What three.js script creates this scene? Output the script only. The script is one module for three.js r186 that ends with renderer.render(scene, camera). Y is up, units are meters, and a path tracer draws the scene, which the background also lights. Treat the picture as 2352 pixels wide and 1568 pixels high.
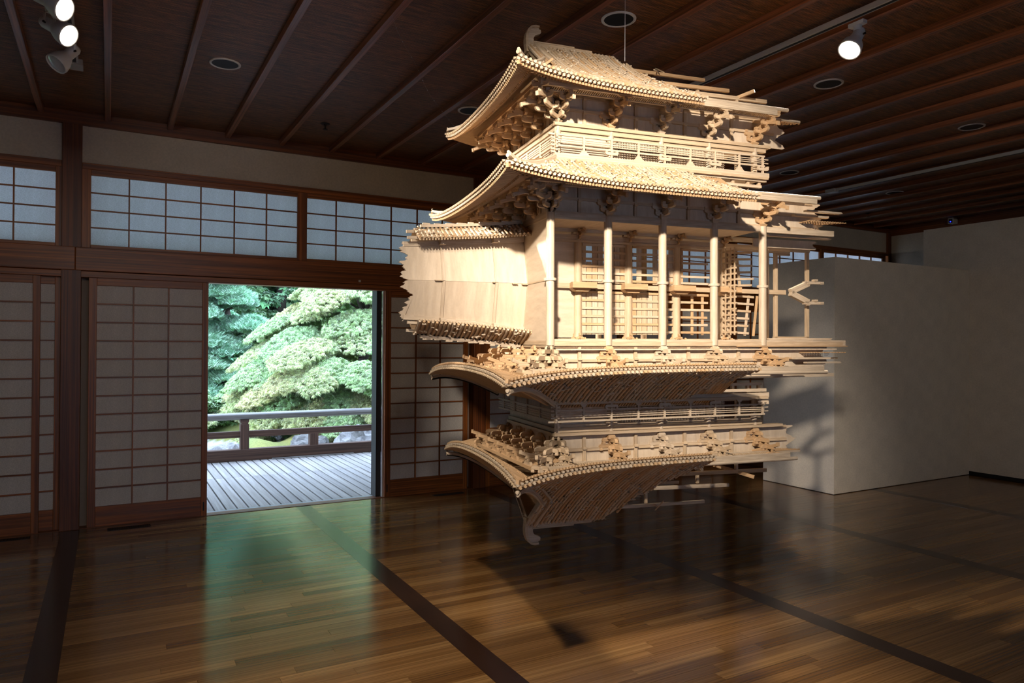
import * as THREE from 'three';
import { RoundedBoxGeometry } from 'three/addons/geometries/RoundedBoxGeometry.js';
import { ImprovedNoise } from 'three/addons/math/ImprovedNoise.js';

// ---------------------------------------------------------------- camera, sky, exposure
const scene = new THREE.Scene();
const renderer = new THREE.WebGLRenderer({ antialias: true });
renderer.toneMapping = THREE.LinearToneMapping;
renderer.toneMappingExposure = 1.0;
renderer.shadowMap.enabled = true;
const FOCAL = 1641.3;                                   // pixels of the 2352 x 1568 frame
const camera = new THREE.PerspectiveCamera(2 * Math.atan(784 / FOCAL) * 180 / Math.PI, 1.5, 0.05, 120);
{
  const yaw = 0.51422, pitch = 0.00479, roll = 0.00621;
  const fw = new THREE.Vector3(Math.sin(yaw) * Math.cos(pitch), Math.sin(pitch), -Math.cos(yaw) * Math.cos(pitch));
  const r0 = new THREE.Vector3(Math.cos(yaw), 0, Math.sin(yaw)), u0 = new THREE.Vector3().crossVectors(r0, fw);
  const r = r0.clone().multiplyScalar(Math.cos(roll)).addScaledVector(u0, Math.sin(roll));
  const u = u0.clone().multiplyScalar(Math.cos(roll)).addScaledVector(r0, -Math.sin(roll));
  camera.quaternion.setFromRotationMatrix(new THREE.Matrix4().makeBasis(r, u, fw.clone().negate()));
  camera.position.set(0, 1.5, 0);
}
scene.background = new THREE.Color().setRGB(6.3, 8.2, 11.8);   // bright overcast daylight, cool next to the warm lamps
const LAMP_COLOR = new THREE.Color().setRGB(1.0, 0.895, 0.765);

// ---------------------------------------------------------------- small tools
function rng(seed) { let a = seed >>> 0; return () => { a = (a + 0x6D2B79F5) | 0; let t = Math.imul(a ^ (a >>> 15), 1 | a); t = (t + Math.imul(t ^ (t >>> 7), 61 | t)) ^ t; return ((t ^ (t >>> 14)) >>> 0) / 4294967296; }; }
const V = (x, y, z) => new THREE.Vector3(x, y, z);
const perlin = new ImprovedNoise();
const R0 = rng(7);
const clamp = (x, a, b) => Math.min(b, Math.max(a, x));

class MB {                                              // collects shapes into one mesh; uv in metres, u along the grain
  constructor() { this.p = []; this.n = []; this.t = []; this.c = []; this.i = []; this.col = null; this.m = null; this.count = 0; }
  v(p, n, u, w) {
    let a = p, b = n;
    if (this.m) { a = p.clone().applyMatrix4(this.m); b = n.clone().transformDirection(this.m); }
    this.p.push(a.x, a.y, a.z); this.n.push(b.x, b.y, b.z); this.t.push(u, w);
    if (this.col) this.c.push(this.col.r, this.col.g, this.col.b);
    return this.p.length / 3 - 1;
  }
  quad(a, b, c, d, u0 = 0, v0 = 0, uvs) {               // a b c d counter-clockwise seen from outside; u runs a -> b
    const e = b.clone().sub(a), f = d.clone().sub(a), n = e.clone().cross(f).normalize(), lu = e.length(), lv = f.length();
    const q = uvs || [[u0, v0], [u0 + lu, v0], [u0 + lu, v0 + lv], [u0, v0 + lv]];
    const k = [a, b, c, d].map((p, j) => this.v(p, n, q[j][0], q[j][1]));
    this.i.push(k[0], k[1], k[2], k[0], k[2], k[3]); return this;
  }
  hexa(P) {                                             // 8 corners: bottom 0-3, top 4-7, length along 0 -> 1
    const u = R0() * 3, w = R0() * 3;
    const q = (a, b, c, d) => this.quad(P[a], P[b], P[c], P[d], u, w);
    q(3, 2, 6, 7); q(1, 0, 4, 5); q(7, 6, 5, 4); q(0, 1, 2, 3); q(2, 1, 5, 6); q(0, 3, 7, 4);
    return this;
  }
  box(x0, y0, z0, x1, y1, z1) {
    const s = [x1 - x0, y1 - y0, z1 - z0];
    const k = s[0] >= s[1] && s[0] >= s[2] ? 0 : s[1] >= s[2] ? 1 : 2;
    if (k === 0) return this.bar(V(x0, (y0 + y1) / 2, (z0 + z1) / 2), V(x1, (y0 + y1) / 2, (z0 + z1) / 2), s[2], s[1]);
    if (k === 1) return this.bar(V((x0 + x1) / 2, y0, (z0 + z1) / 2), V((x0 + x1) / 2, y1, (z0 + z1) / 2), s[2], s[0], V(1, 0, 0));
    return this.bar(V((x0 + x1) / 2, (y0 + y1) / 2, z0), V((x0 + x1) / 2, (y0 + y1) / 2, z1), s[0], s[1]);
  }
  bar(a, b, w, h, up = V(0, 1, 0)) {                    // beam from a to b, w across, h along up
    const d = b.clone().sub(a).normalize(), s = d.clone().cross(up).normalize(), t = s.clone().cross(d);
    const c = (p, i, j) => p.clone().addScaledVector(s, i * w / 2).addScaledVector(t, j * h / 2);
    return this.hexa([c(a, -1, -1), c(b, -1, -1), c(b, 1, -1), c(a, 1, -1), c(a, -1, 1), c(b, -1, 1), c(b, 1, 1), c(a, 1, 1)]);
  }
  tube(a, b, r0, r1 = r0, seg = 12, caps = true) {
    const d = b.clone().sub(a), L = d.length(); d.normalize();
    const x = Math.abs(d.y) < 0.9 ? V(0, 1, 0).cross(d).normalize() : V(1, 0, 0).cross(d).normalize(), y = d.clone().cross(x), uo = R0();
    const ring = (p, r, u) => { const o = []; for (let k = 0; k <= seg; k++) { const f = k / seg * Math.PI * 2, n = x.clone().multiplyScalar(Math.cos(f)).addScaledVector(y, Math.sin(f)); o.push(this.v(p.clone().addScaledVector(n, r), n, u, uo + k / seg * r * 6.28)); } return o; };
    const A = ring(a, r0, uo), B = ring(b, r1, uo + L);
    for (let k = 0; k < seg; k++) this.i.push(A[k], A[k + 1], B[k + 1], A[k], B[k + 1], B[k]);
    if (caps) for (const [p, r, n] of [[a, r0, d.clone().negate()], [b, r1, d]]) {
      const c = this.v(p, n, uo, uo), o = [];
      for (let k = 0; k <= seg; k++) { const f = k / seg * Math.PI * 2; o.push(this.v(p.clone().addScaledVector(x, Math.cos(f) * r).addScaledVector(y, Math.sin(f) * r), n, uo + Math.cos(f) * r, uo + Math.sin(f) * r)); }
      for (let k = 0; k < seg; k++) n === d ? this.i.push(c, o[k], o[k + 1]) : this.i.push(c, o[k + 1], o[k]);
    }
    return this;
  }
  sweep(pts, side, w, h) {                              // rectangular strip along a curve
    const s = side.clone().normalize(), F = pts.map((p, k) => { const d = pts[Math.min(k + 1, pts.length - 1)].clone().sub(pts[Math.max(k - 1, 0)]).normalize(); const ss = s.clone().addScaledVector(d, -s.dot(d)).normalize(); return [p, ss, ss.clone().cross(d)]; });
    for (let k = 0; k + 1 < F.length; k++) {
      const c = ([p, a, b], i, j) => p.clone().addScaledVector(a, i * w / 2).addScaledVector(b, j * h / 2), A = F[k], B = F[k + 1];
      this.hexa([c(A, -1, -1), c(B, -1, -1), c(B, 1, -1), c(A, 1, -1), c(A, -1, 1), c(B, -1, 1), c(B, 1, 1), c(A, 1, 1)]);
    }
    return this;
  }
  arch(pts, side, r, seg = 5) {                         // half-round tile roll along a curve, with a round end at pts[0]
    const s = side.clone().normalize(), uo = R0(); let prev = null, len = 0;
    pts.forEach((p, k) => {
      const d = pts[Math.min(k + 1, pts.length - 1)].clone().sub(pts[Math.max(k - 1, 0)]).normalize(), up = s.clone().cross(d); if (up.y < 0) up.negate();
      if (k) len += p.distanceTo(pts[k - 1]);
      const o = [];
      for (let j = 0; j <= seg; j++) { const f = -0.5 + (Math.PI + 1.0) * j / seg, n = s.clone().multiplyScalar(Math.cos(f)).addScaledVector(up, Math.sin(f)); o.push(this.v(p.clone().addScaledVector(n, r), n, uo + len, uo + r * f)); }
      if (prev) for (let j = 0; j < seg; j++) this.i.push(prev[j], o[j], o[j + 1], prev[j], o[j + 1], prev[j + 1]);
      prev = o;
    });
    const d0 = pts[0].clone().sub(pts[1]).normalize();
    this.tube(pts[0].clone().addScaledVector(d0, -0.002), pts[0].clone().addScaledVector(d0, 0.003), r * 0.95, r * 0.95, 8);
    return this;
  }
  prism(poly, z0, z1) {                                 // outline in x, y pushed from z0 to z1
    const P = poly.map(([x, y]) => new THREE.Vector2(x, y)); if (THREE.ShapeUtils.area(P) < 0) P.reverse();
    const T = THREE.ShapeUtils.triangulateShape(P, []), uo = R0() * 2;
    for (const [z, n] of [[z1, V(0, 0, 1)], [z0, V(0, 0, -1)]]) {
      const o = P.map((q) => this.v(V(q.x, q.y, z), n, uo + q.x, uo + q.y));
      for (const t of T) z === z1 ? this.i.push(o[t[0]], o[t[1]], o[t[2]]) : this.i.push(o[t[2]], o[t[1]], o[t[0]]);
    }
    for (let k = 0; k < P.length; k++) { const a = P[k], b = P[(k + 1) % P.length]; this.quad(V(a.x, a.y, z1), V(a.x, a.y, z0), V(b.x, b.y, z0), V(b.x, b.y, z1), uo, uo); }
    return this;
  }
  geo(g, m) {
    const save = this.m; this.m = m ? (save ? save.clone().multiply(m) : m) : save;
    const gp = g.attributes.position, gn = g.attributes.normal, gu = g.attributes.uv, base = this.p.length / 3;
    for (let k = 0; k < gp.count; k++) this.v(V().fromBufferAttribute(gp, k), V().fromBufferAttribute(gn, k), gu ? gu.getX(k) : 0, gu ? gu.getY(k) : 0);
    if (g.index) for (let k = 0; k < g.index.count; k++) this.i.push(base + g.index.getX(k)); else for (let k = 0; k < gp.count; k++) this.i.push(base + k);
    this.m = save; return this;
  }
  at(m, fn) { const save = this.m; this.m = save ? save.clone().multiply(m) : m; fn(this); this.m = save; return this; }
  geometry() {
    const g = new THREE.BufferGeometry();
    g.setAttribute('position', new THREE.Float32BufferAttribute(this.p, 3)); g.setAttribute('normal', new THREE.Float32BufferAttribute(this.n, 3)); g.setAttribute('uv', new THREE.Float32BufferAttribute(this.t, 2));
    if (this.c.length === this.p.length && this.c.length) g.setAttribute('color', new THREE.Float32BufferAttribute(this.c, 3));
    g.setIndex(this.i); return g;
  }
  mesh(name, mat, parent) { return addMesh(name, this.geometry(), mat, parent); }
}
const used = new Map();
function numbered(name) { const k = used.get(name) || 0; used.set(name, k + 1); return k ? name + '_' + String(k).padStart(3, '0') : name; }
function addMesh(name, geometry, mat, parent = scene) {
  const o = new THREE.Mesh(geometry, mat); o.name = parent === scene ? numbered(name) : name; o.castShadow = o.receiveShadow = true; parent.add(o); return o;
}
function group(name, parent = scene, pos) { const o = new THREE.Group(); o.name = parent === scene ? numbered(name) : name; if (pos) o.position.copy(pos); parent.add(o); return o; }
function tag(o, label, category, extra = {}) { Object.assign(o.userData, { label, category }, extra); return o; }
const structure = (o, label, category) => tag(o, label, category, { kind: 'structure' });
const boxMesh = (name, x0, y0, z0, x1, y1, z1, mat, parent) => new MB().box(x0, y0, z0, x1, y1, z1).mesh(name, mat, parent);
function rbox(name, x0, y0, z0, x1, y1, z1, mat, parent, r = 0.004) {      // box with eased edges, uv in metres along its length
  const s = [x1 - x0, y1 - y0, z1 - z0], g = new RoundedBoxGeometry(s[0], s[1], s[2], 2, Math.min(r, Math.min(...s) * 0.45));
  g.translate((x0 + x1) / 2, (y0 + y1) / 2, (z0 + z1) / 2);
  const k = s.indexOf(Math.max(...s)), P = g.attributes.position, N = g.attributes.normal, U = g.attributes.uv, o = R0() * 3;
  for (let j = 0; j < P.count; j++) {
    const p = [P.getX(j), P.getY(j), P.getZ(j)], n = [N.getX(j), N.getY(j), N.getZ(j)].map(Math.abs), a = n.indexOf(Math.max(...n)), rest = [0, 1, 2].filter((q) => q !== a);
    const uAx = rest.includes(k) ? k : rest[0], vAx = rest.find((q) => q !== uAx); U.setXY(j, p[uAx] + o, p[vAx] + o);
  }
  return addMesh(name, g, mat, parent);
}

// ---------------------------------------------------------------- textures and materials
function dataTex(w, h, fn, srgb = true) {
  const d = new Uint8Array(w * h * 4);
  for (let y = 0; y < h; y++) for (let x = 0; x < w; x++) { const c = fn(x / w, y / h, x, y), k = (y * w + x) * 4; d[k] = clamp(c[0] * 255, 0, 255); d[k + 1] = clamp(c[1] * 255, 0, 255); d[k + 2] = clamp(c[2] * 255, 0, 255); d[k + 3] = 255; }
  const t = new THREE.DataTexture(d, w, h); t.wrapS = t.wrapT = THREE.RepeatWrapping; t.magFilter = THREE.LinearFilter; t.minFilter = THREE.LinearMipmapLinearFilter; t.generateMipmaps = true;
  if (srgb) t.colorSpace = THREE.SRGBColorSpace; t.needsUpdate = true; return t;
}
// noise that repeats over [0,1) in both directions
function tileNoise(fx, fy, seed) { const r = rng(seed), T = Array.from({ length: fx * fy }, r); return (x, y) => { const X = x * fx, Y = y * fy, i = Math.floor(X), j = Math.floor(Y), a = X - i, b = Y - j, s = a * a * (3 - 2 * a), t = b * b * (3 - 2 * b), q = (m, n) => T[((n % fy) + fy) % fy * fx + ((m % fx) + fx) % fx]; return (q(i, j) * (1 - s) + q(i + 1, j) * s) * (1 - t) + (q(i, j + 1) * (1 - s) + q(i + 1, j + 1) * s) * t; }; }
function grain(size, lines, contrast, seed) {
  const a = tileNoise(3, lines, seed), b = tileNoise(8, lines * 3, seed + 1), c = tileNoise(40, lines * 5, seed + 2), w = tileNoise(3, 5, seed + 3);
  return dataTex(size, size, (x, y) => { const yy = y + 0.03 * w(x, y), f = 1 - contrast * (0.5 * a(x, yy) + 0.32 * b(x, yy) + 0.18 * c(x, yy)); return [f, f * (1 - 0.06 * contrast * a(x, yy)), f * (1 - 0.16 * contrast * a(x, yy))]; });
}
const rep = (t, u, v) => { const c = t.clone(); c.repeat.set(u, v); c.needsUpdate = true; return c; };
const gFine = grain(512, 40, 0.26, 11), gCoarse = grain(1024, 44, 0.62, 23);
const std = (rgb, rough, o = {}) => { const m = new THREE.MeshStandardMaterial({ roughness: rough, ...o }); m.color.setRGB(...rgb); return m; };
const phys = (rgb, rough, o = {}) => { const m = new THREE.MeshPhysicalMaterial({ roughness: rough, ...o }); m.color.setRGB(...rgb); return m; };
const modelGrain = rep(gFine, 5, 9), plyGrain = rep(grain(512, 30, 0.13, 31), 4, 2), roomGrain = rep(gCoarse, 0.35, 2.2), floorGrain = rep(grain(1024, 60, 0.42, 29), 0.30, 3.0);
plyGrain.rotation = Math.PI / 2;
const M = {
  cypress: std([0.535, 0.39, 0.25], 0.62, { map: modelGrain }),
  cypressWarm: std([0.53, 0.335, 0.175], 0.62, { map: modelGrain }),  // warm wood tint; on soffits and rafters it carries orange bounced light
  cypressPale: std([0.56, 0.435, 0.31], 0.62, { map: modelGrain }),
  plywood: std([0.53, 0.415, 0.30], 0.66, { map: plyGrain }),
  cedar: std([0.60, 0.175, 0.028], 0.42, { map: roomGrain }),
  cedarDark: std([0.36, 0.10, 0.02], 0.45, { map: roomGrain }),
  beam: std([0.56, 0.19, 0.075], 0.28, { map: roomGrain }),
  plaster: std([0.66, 0.56, 0.43], 0.95),
  gallery: std([0.70, 0.61, 0.49], 0.93),
  inlay: phys([0.062, 0.027, 0.016], 0.2, { map: floorGrain, ior: 1.7 }),
  paperDoor: phys([0.86, 0.79, 0.70], 0.95),
  white: std([0.72, 0.69, 0.63], 0.45),
  black: std([0.006, 0.006, 0.007], 0.6),
  iron: std([0.03, 0.025, 0.022], 0.5, { metalness: 0.6 }),
  steel: std([0.62, 0.62, 0.62], 0.3, { metalness: 1 }),
  track: std([0.40, 0.37, 0.33], 0.4),
  deckWood: std([0.47, 0.44, 0.40], 0.8, { map: roomGrain }),
  railWood: std([0.20, 0.105, 0.07], 0.75, { map: roomGrain }),
  railCap: std([0.52, 0.52, 0.51], 0.6, { map: roomGrain }),
  bark: std([0.13, 0.10, 0.08], 0.9),
  outWall: std([0.30, 0.22, 0.16], 0.8),
};
const paperTexture = dataTex(512, 512, (() => { const a = tileNoise(90, 90, 41), b = tileNoise(220, 220, 42), c = tileNoise(6, 6, 43); return (x, y) => { const f = 0.80 + 0.09 * a(x, y) + 0.08 * b(x, y) + 0.03 * c(x, y); return [f, f, f]; }; })());
M.paper = phys([0.70, 0.74, 0.82], 1.0, { transmission: 0.54, thickness: 0, map: rep(paperTexture, 2.5, 2.5) });  // white paper, tinted bluish to carry the cool daylight behind it
M.paperDoor.map = rep(paperTexture, 2.5, 2.5);
const wallTexture = dataTex(512, 512, (() => { const a = tileNoise(120, 120, 51), c = tileNoise(9, 9, 52); return (x, y) => { const f = 0.90 + 0.06 * a(x, y) + 0.04 * c(x, y); return [f, f, f]; }; })());
M.plaster.map = rep(wallTexture, 0.8, 0.8); M.gallery.map = rep(wallTexture, 1.2, 1.2);
// ---------------------------------------------------------------- the room
const ZW = -6.70, XL = -4.2, XR = 10.45, ZF = 2.7, CEIL = 3.345, KEN = 1.828;
const postX = [-3.91, -0.262, 3.39, 7.04];

{ // floor: oak boards laid along the shoji wall, dark inlaid strips across
  const floor = structure(group('floor'), 'glossy oak strip floor with dark inlaid bands crossing it', 'floor');
  boxMesh('floor_bed', XL - 0.15, -0.2, ZW - 0.1, XR + 0.15, -0.018, ZF + 0.15, std([0.05, 0.035, 0.02], 0.9), floor);
  const stripX = [];
  for (let k = -2; k <= 5; k++) stripX.push(-0.252 + k * KEN);
  for (const x of stripX) boxMesh('inlay_strip', x - 0.0655, -0.018, ZW, x + 0.0655, 0.0004, ZF, M.inlay, floor);
  const tints = [[0.38, 0.19, 0.064], [0.29, 0.14, 0.045], [0.47, 0.25, 0.09], [0.345, 0.17, 0.055], [0.25, 0.116, 0.036], [0.415, 0.212, 0.073]];
  const mats = tints.map((c) => phys(c, 0.16, { map: floorGrain, ior: 1.75 })), farMat = phys([1, 1, 1], 0.16, { map: floorGrain, ior: 1.75, vertexColors: true });
  const w = 0.0705, r = rng(90), boards = [];
  const rows = Math.floor((ZF - ZW) / w);
  for (let row = 0; row < rows; row++) {
    const z0 = ZW + row * w, z1 = z0 + w;
    const edges = [XL, ...stripX.filter((x) => x > XL && x < XR), XR];
    for (let b = 0; b + 1 < edges.length; b++) {
      let x = edges[b] + (b ? 0.0655 : 0); const end = edges[b + 1] - (b + 2 < edges.length ? 0.0655 : 0);
      while (x < end - 0.02) { let L = 0.35 + r() * 1.15; if (end - x - L < 0.3) L = end - x; boards.push([x, Math.min(x + L, end), z0, z1]); x += L; }
    }
  }
  const fw = V(Math.sin(0.514), 0, -Math.cos(0.514)), rt = V(Math.cos(0.514), 0, Math.sin(0.514));
  const size = ([x0, x1, z0, z1]) => { const c = V((x0 + x1) / 2, 0, (z0 + z1) / 2), d = c.dot(fw), s = c.dot(rt); if (d < 2.9 || Math.abs(s) > d * 0.76 + 0.2) return 0; return (x1 - x0) / (d * d * d); };
  boards.sort((a, b) => size(b) - size(a));
  const far = new MB(), tone = tints.map((c) => new THREE.Color().setRGB(...c));
  boards.forEach(([x0, x1, z0, z1], k) => {
    const t = Math.floor(r() * 6), g = 0.0006, top = (r() - 0.5) * 0.0003;
    const e = () => top + (r() - 0.5) * 0.00045, ya = e(), yb = e(), yc = ya + (r() - 0.5) * 0.0002, yd = yb + (r() - 0.5) * 0.0002;   // boards lie a touch uneven
    const X0 = x0 + g, X1 = x1 - g, Z0 = z0 + g, Z1 = z1 - g;
    if (k < 296) { const b = new MB(); b.hexa([V(X0, -0.018, Z0), V(X1, -0.018, Z0), V(X1, -0.018, Z1), V(X0, -0.018, Z1), V(X0, yb, Z0), V(X1, yd, Z0), V(X1, yc, Z1), V(X0, ya, Z1)]); b.mesh('floor_board', mats[t], floor); }
    else { far.col = tone[t]; far.quad(V(X0, ya, Z1), V(X1, yc, Z1), V(X1, yd, Z0), V(X0, yb, Z0), r() * 3, r() * 3); }
  });
  far.mesh('floor_boards', farMat, floor).userData.kind = 'stuff';
}

{ // ceiling: reed matting above slim dark battens
  const ceiling = structure(group('ceiling'), 'dark reed matting ceiling with slim reddish battens', 'ceiling');
  const rows = 150, rr = rng(61), tone = Array.from({ length: rows }, () => [rr(), rr(), rr()]), a = tileNoise(34, rows, 62), b = tileNoise(300, rows, 63);
  const reed = (x, y) => { const f = y * rows, k = Math.floor(f) % rows, q = f - Math.floor(f); return [Math.sin(q * Math.PI), tone[k], a(x, y), b(x, y)]; };
  const map = dataTex(1024, 1024, (x, y) => { const [s, t, p, q] = reed(x, y), f = 0.52 + 0.24 * t[0] * t[1] + 0.30 * (p - 0.5) + 0.14 * (q - 0.5) - 0.20 * (s < 0.4 ? 1 - s / 0.4 : 0); return [f, f * 0.93, f * 0.84]; });
  const bump = dataTex(512, 1024, (x, y) => { const [s] = reed(x, y); return [Math.sqrt(s), Math.sqrt(s), Math.sqrt(s)]; }, false);
  map.repeat.set(0.55, 0.8); bump.repeat.set(0.55, 0.8);
  M.reed = std([0.64, 0.285, 0.11], 0.34, { map, bumpMap: bump, bumpScale: 0.002 });
  const m = new MB(), y = CEIL;
  m.quad(V(XL - 0.15, y, ZW - 0.15), V(XR + 0.15, y, ZW - 0.15), V(XR + 0.15, y, ZF + 0.15), V(XL - 0.15, y, ZF + 0.15));
  m.mesh('reed_matting', M.reed, ceiling);
  boxMesh('ceiling_slab', XL - 0.15, y + 0.003, ZW - 0.15, XR + 0.15, y + 0.11, ZF + 0.15, M.cedarDark, ceiling);
  for (let k = -9; k <= 22; k++) { const x = -0.017 + k * 0.457; rbox('ceiling_batten', x - 0.021, CEIL - 0.047, ZW, x + 0.021, CEIL, ZF, M.beam, ceiling, 0.003); }
}

{ // shoji wall: posts, plaster, lintel beam, sills
  const w = structure(group('wall_back'), 'long wall of dark cedar posts, plaster band and paper screens', 'wall');
  boxMesh('top_plate', XL, 3.245, ZW - 0.1, XR, CEIL, ZW + 0.012, M.cedarDark, w);
  for (const x of postX) rbox('post', x - 0.069, 0, ZW - 0.12, x + 0.069, 3.245, ZW + 0.02, M.cedarDark, w, 0.004);
  rbox('post', XR - 0.07, 0, ZW - 0.12, XR, 3.245, ZW + 0.02, M.cedarDark, w);
  const E = [XL, ...postX, XR - 0.03];
  for (let b = 0; b + 1 < E.length; b++) {
    const x0 = E[b] + (b ? 0.069 : 0), x1 = E[b + 1] - 0.069 * (b + 2 < E.length ? 1 : 0.5);
    boxMesh('plaster_panel', x0, 2.945, ZW - 0.09, x1, 3.245, ZW - 0.02, M.plaster, w);
    rbox('picture_rail', x0, 2.895, ZW - 0.1, x1, 2.945, ZW + 0.008, M.cedar, w);
    // unseen storm boards, placed to block daylight behind all but the open bay
    if (b === 2) { boxMesh('storm_board', x0 - 0.1, 0, ZW - 0.13, 0.69, 2.08, ZW - 0.10, M.outWall, w); boxMesh('storm_board', 2.455, 0, ZW - 0.13, x1 + 0.1, 2.08, ZW - 0.10, M.outWall, w); }
    else boxMesh('storm_board', x0 - 0.1, 0, ZW - 0.13, x1 + 0.1, 2.08, ZW - 0.10, M.outWall, w);
  }
  rbox('lintel_beam', XL, 2.075, ZW - 0.12, -0.235, 2.262, ZW + 0.03, M.cedar, w, 0.006);
  rbox('lintel_beam', -0.235, 2.075, ZW - 0.12, XR, 2.262, ZW + 0.026, M.cedar, w, 0.006);
  rbox('lintel_rail', XL, 2.022, ZW - 0.10, XR, 2.072, ZW + 0.018, M.cedar, w);
  // jamb of the open bay: near-black strip and its pale edge
  boxMesh('jamb', 2.292, 0, ZW - 0.20, 2.345, 2.03, ZW - 0.06, std([0.018, 0.012, 0.01], 0.6), w);
  boxMesh('jamb_edge', 2.347, 0, ZW - 0.06, 2.362, 2.02, ZW - 0.03, std([0.5, 0.42, 0.36], 0.5), w);
  // threshold rails
  boxMesh('threshold', XL, -0.03, ZW - 0.11, XR, 0.004, ZW, M.cedarDark, w);
  boxMesh('threshold_track', 0.70, -0.03, ZW - 0.20, 2.40, -0.006, ZW - 0.112, std([0.30, 0.31, 0.32], 0.5), w);
  boxMesh('wall_switch', 2.079, 2.092, ZW + 0.026, 2.101, 2.112, ZW + 0.032, M.white, w);
}

let windowNo = 0, doorNo = 0;
function sash(x0, cols, pitch, y0, rows, rowPitch, z, mat, frame, label, kind) {       // paper screen of bars and single papers
  const name = kind === 'window' ? `window_${++windowNo}` : `door_${++doorNo}`;
  const g = structure(group(name), label, kind === 'window' ? 'transom window' : 'shoji door');
  const x1 = x0 + cols * pitch, y1 = y0 + rows * rowPitch, [fl, fr, fb, ft] = frame, b = 0.0055;
  rbox('stile', x0 - fl, y0 - fb, z - 0.035, x0, y1 + ft, z, M.cedar, g, 0.003); rbox('stile', x1, y0 - fb, z - 0.035, x1 + fr, y1 + ft, z, M.cedar, g, 0.003);
  rbox('bottom_rail', x0, y0 - fb, z - 0.035, x1, y0, z, M.cedar, g, 0.003); rbox('top_rail', x0, y1, z - 0.035, x1, y1 + ft, z, M.cedar, g, 0.003);
  for (let c = 1; c < cols; c++) boxMesh('lattice_bar', x0 + c * pitch - b, y0, z - 0.022, x0 + c * pitch + b, y1, z - 0.002, M.cedar, g);
  for (let r = 1; r < rows; r++) boxMesh('lattice_bar', x0, y0 + r * rowPitch - b, z - 0.020, x1, y0 + r * rowPitch + b, z - 0.004, M.cedar, g);
  const pg = new MB(); pg.quad(V(0, 0, 0), V(pitch, 0, 0), V(pitch, rowPitch, 0), V(0, rowPitch, 0)); const geo = pg.geometry();
  for (let c = 0; c < cols; c++) for (let r = 0; r < rows; r++) { const o = addMesh('paper_pane', geo, mat, g); o.position.set(x0 + c * pitch, y0 + r * rowPitch, z - 0.0235); }
  return g;
}
const T = [2.288, 4, 0.14075];
sash(-0.131, 6, 0.2732, ...T, ZW, M.paper, [0.072, 0.045, 0.028, 0.046], 'paper transom above the shoji door beside the garden opening', 'window');
sash(1.596, 6, 0.2732, ...T, ZW, M.paper, [0.045, 0.072, 0.028, 0.046], 'paper transom above the right half of the garden opening', 'window');
sash(-0.373 - 6 * 0.2732, 6, 0.2732, ...T, ZW, M.paper, [0.045, 0.050, 0.028, 0.046], 'paper transom cut off by the left edge of the picture', 'window');
sash(3.522, 6, 0.2732, ...T, ZW, M.paper, [0.072, 0.045, 0.028, 0.046], 'paper transom hidden behind the hanging temple model', 'window');
sash(5.248, 6, 0.2732, ...T, ZW, M.paper, [0.045, 0.072, 0.028, 0.046], 'paper transom seen through the columns of the model', 'window');
sash(7.172, 6, 0.2732, ...T, ZW, M.paper, [0.072, 0.045, 0.028, 0.046], 'paper transom just above the top of the partition', 'window');
sash(8.9, 5, 0.2732, ...T, ZW, M.paper, [0.045, 0.072, 0.028, 0.046], 'paper transom in the far corner behind the partition', 'window');
const D = [0.166, 12, 0.1497];
const doorFrame = [0.058, 0.048, 0.162, 0.062];
sash(-0.083, 3, 0.2635, ...D, ZW, M.paperDoor, doorFrame, 'closed shoji door on the left edge of the garden opening', 'door');
sash(2.421, 3, 0.2640, ...D, ZW, M.paperDoor, [0.060, 0.048, 0.162, 0.062], 'closed shoji door on the right edge of the garden opening', 'door');
sash(-0.373 - 3 * 0.2635, 3, 0.2635, ...D, ZW - 0.045, M.paperDoor, [0.05, 0.040, 0.162, 0.062], 'rear shoji door showing one narrow strip of panes by the post', 'door');
sash(-0.517 - 3 * 0.2635, 3, 0.2635, ...D, ZW, M.paperDoor, [0.05, 0.050, 0.162, 0.062], 'front shoji door cut off by the left edge of the picture', 'door');
for (let k = 0; k < 4; k++) sash(3.523 + k * 0.9, 3, 0.2640, ...D, ZW, M.paperDoor, [0.050, 0.050, 0.162, 0.062], ['shoji door right of the knotty post behind the model', 'shoji door hidden behind the lower inverted roof of the model', 'shoji door behind the right end of the inverted gallery', 'shoji door between the model and the partition edge'][k], 'door');
for (let k = 0; k < 3; k++) sash(7.17 + k * 0.9, 3, 0.2640, ...D, ZW, M.paperDoor, [0.050, 0.050, 0.162, 0.062], ['shoji door seen through the lattice beside the partition', 'first shoji door hidden by the white partition', 'last shoji door hidden by the white partition'][k], 'door');
{ // recessed pulls on the two doors of the opening
  const d1 = scene.getObjectByName('door_1'), d2 = scene.getObjectByName('door_2');
  boxMesh('door_pull', 0.722, 0.05, ZW - 0.004, 0.734, 0.125, ZW + 0.0015, M.black, d1); boxMesh('door_pull', 2.383, 0.05, ZW - 0.004, 2.394, 0.125, ZW + 0.0015, M.black, d2);
}

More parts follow.
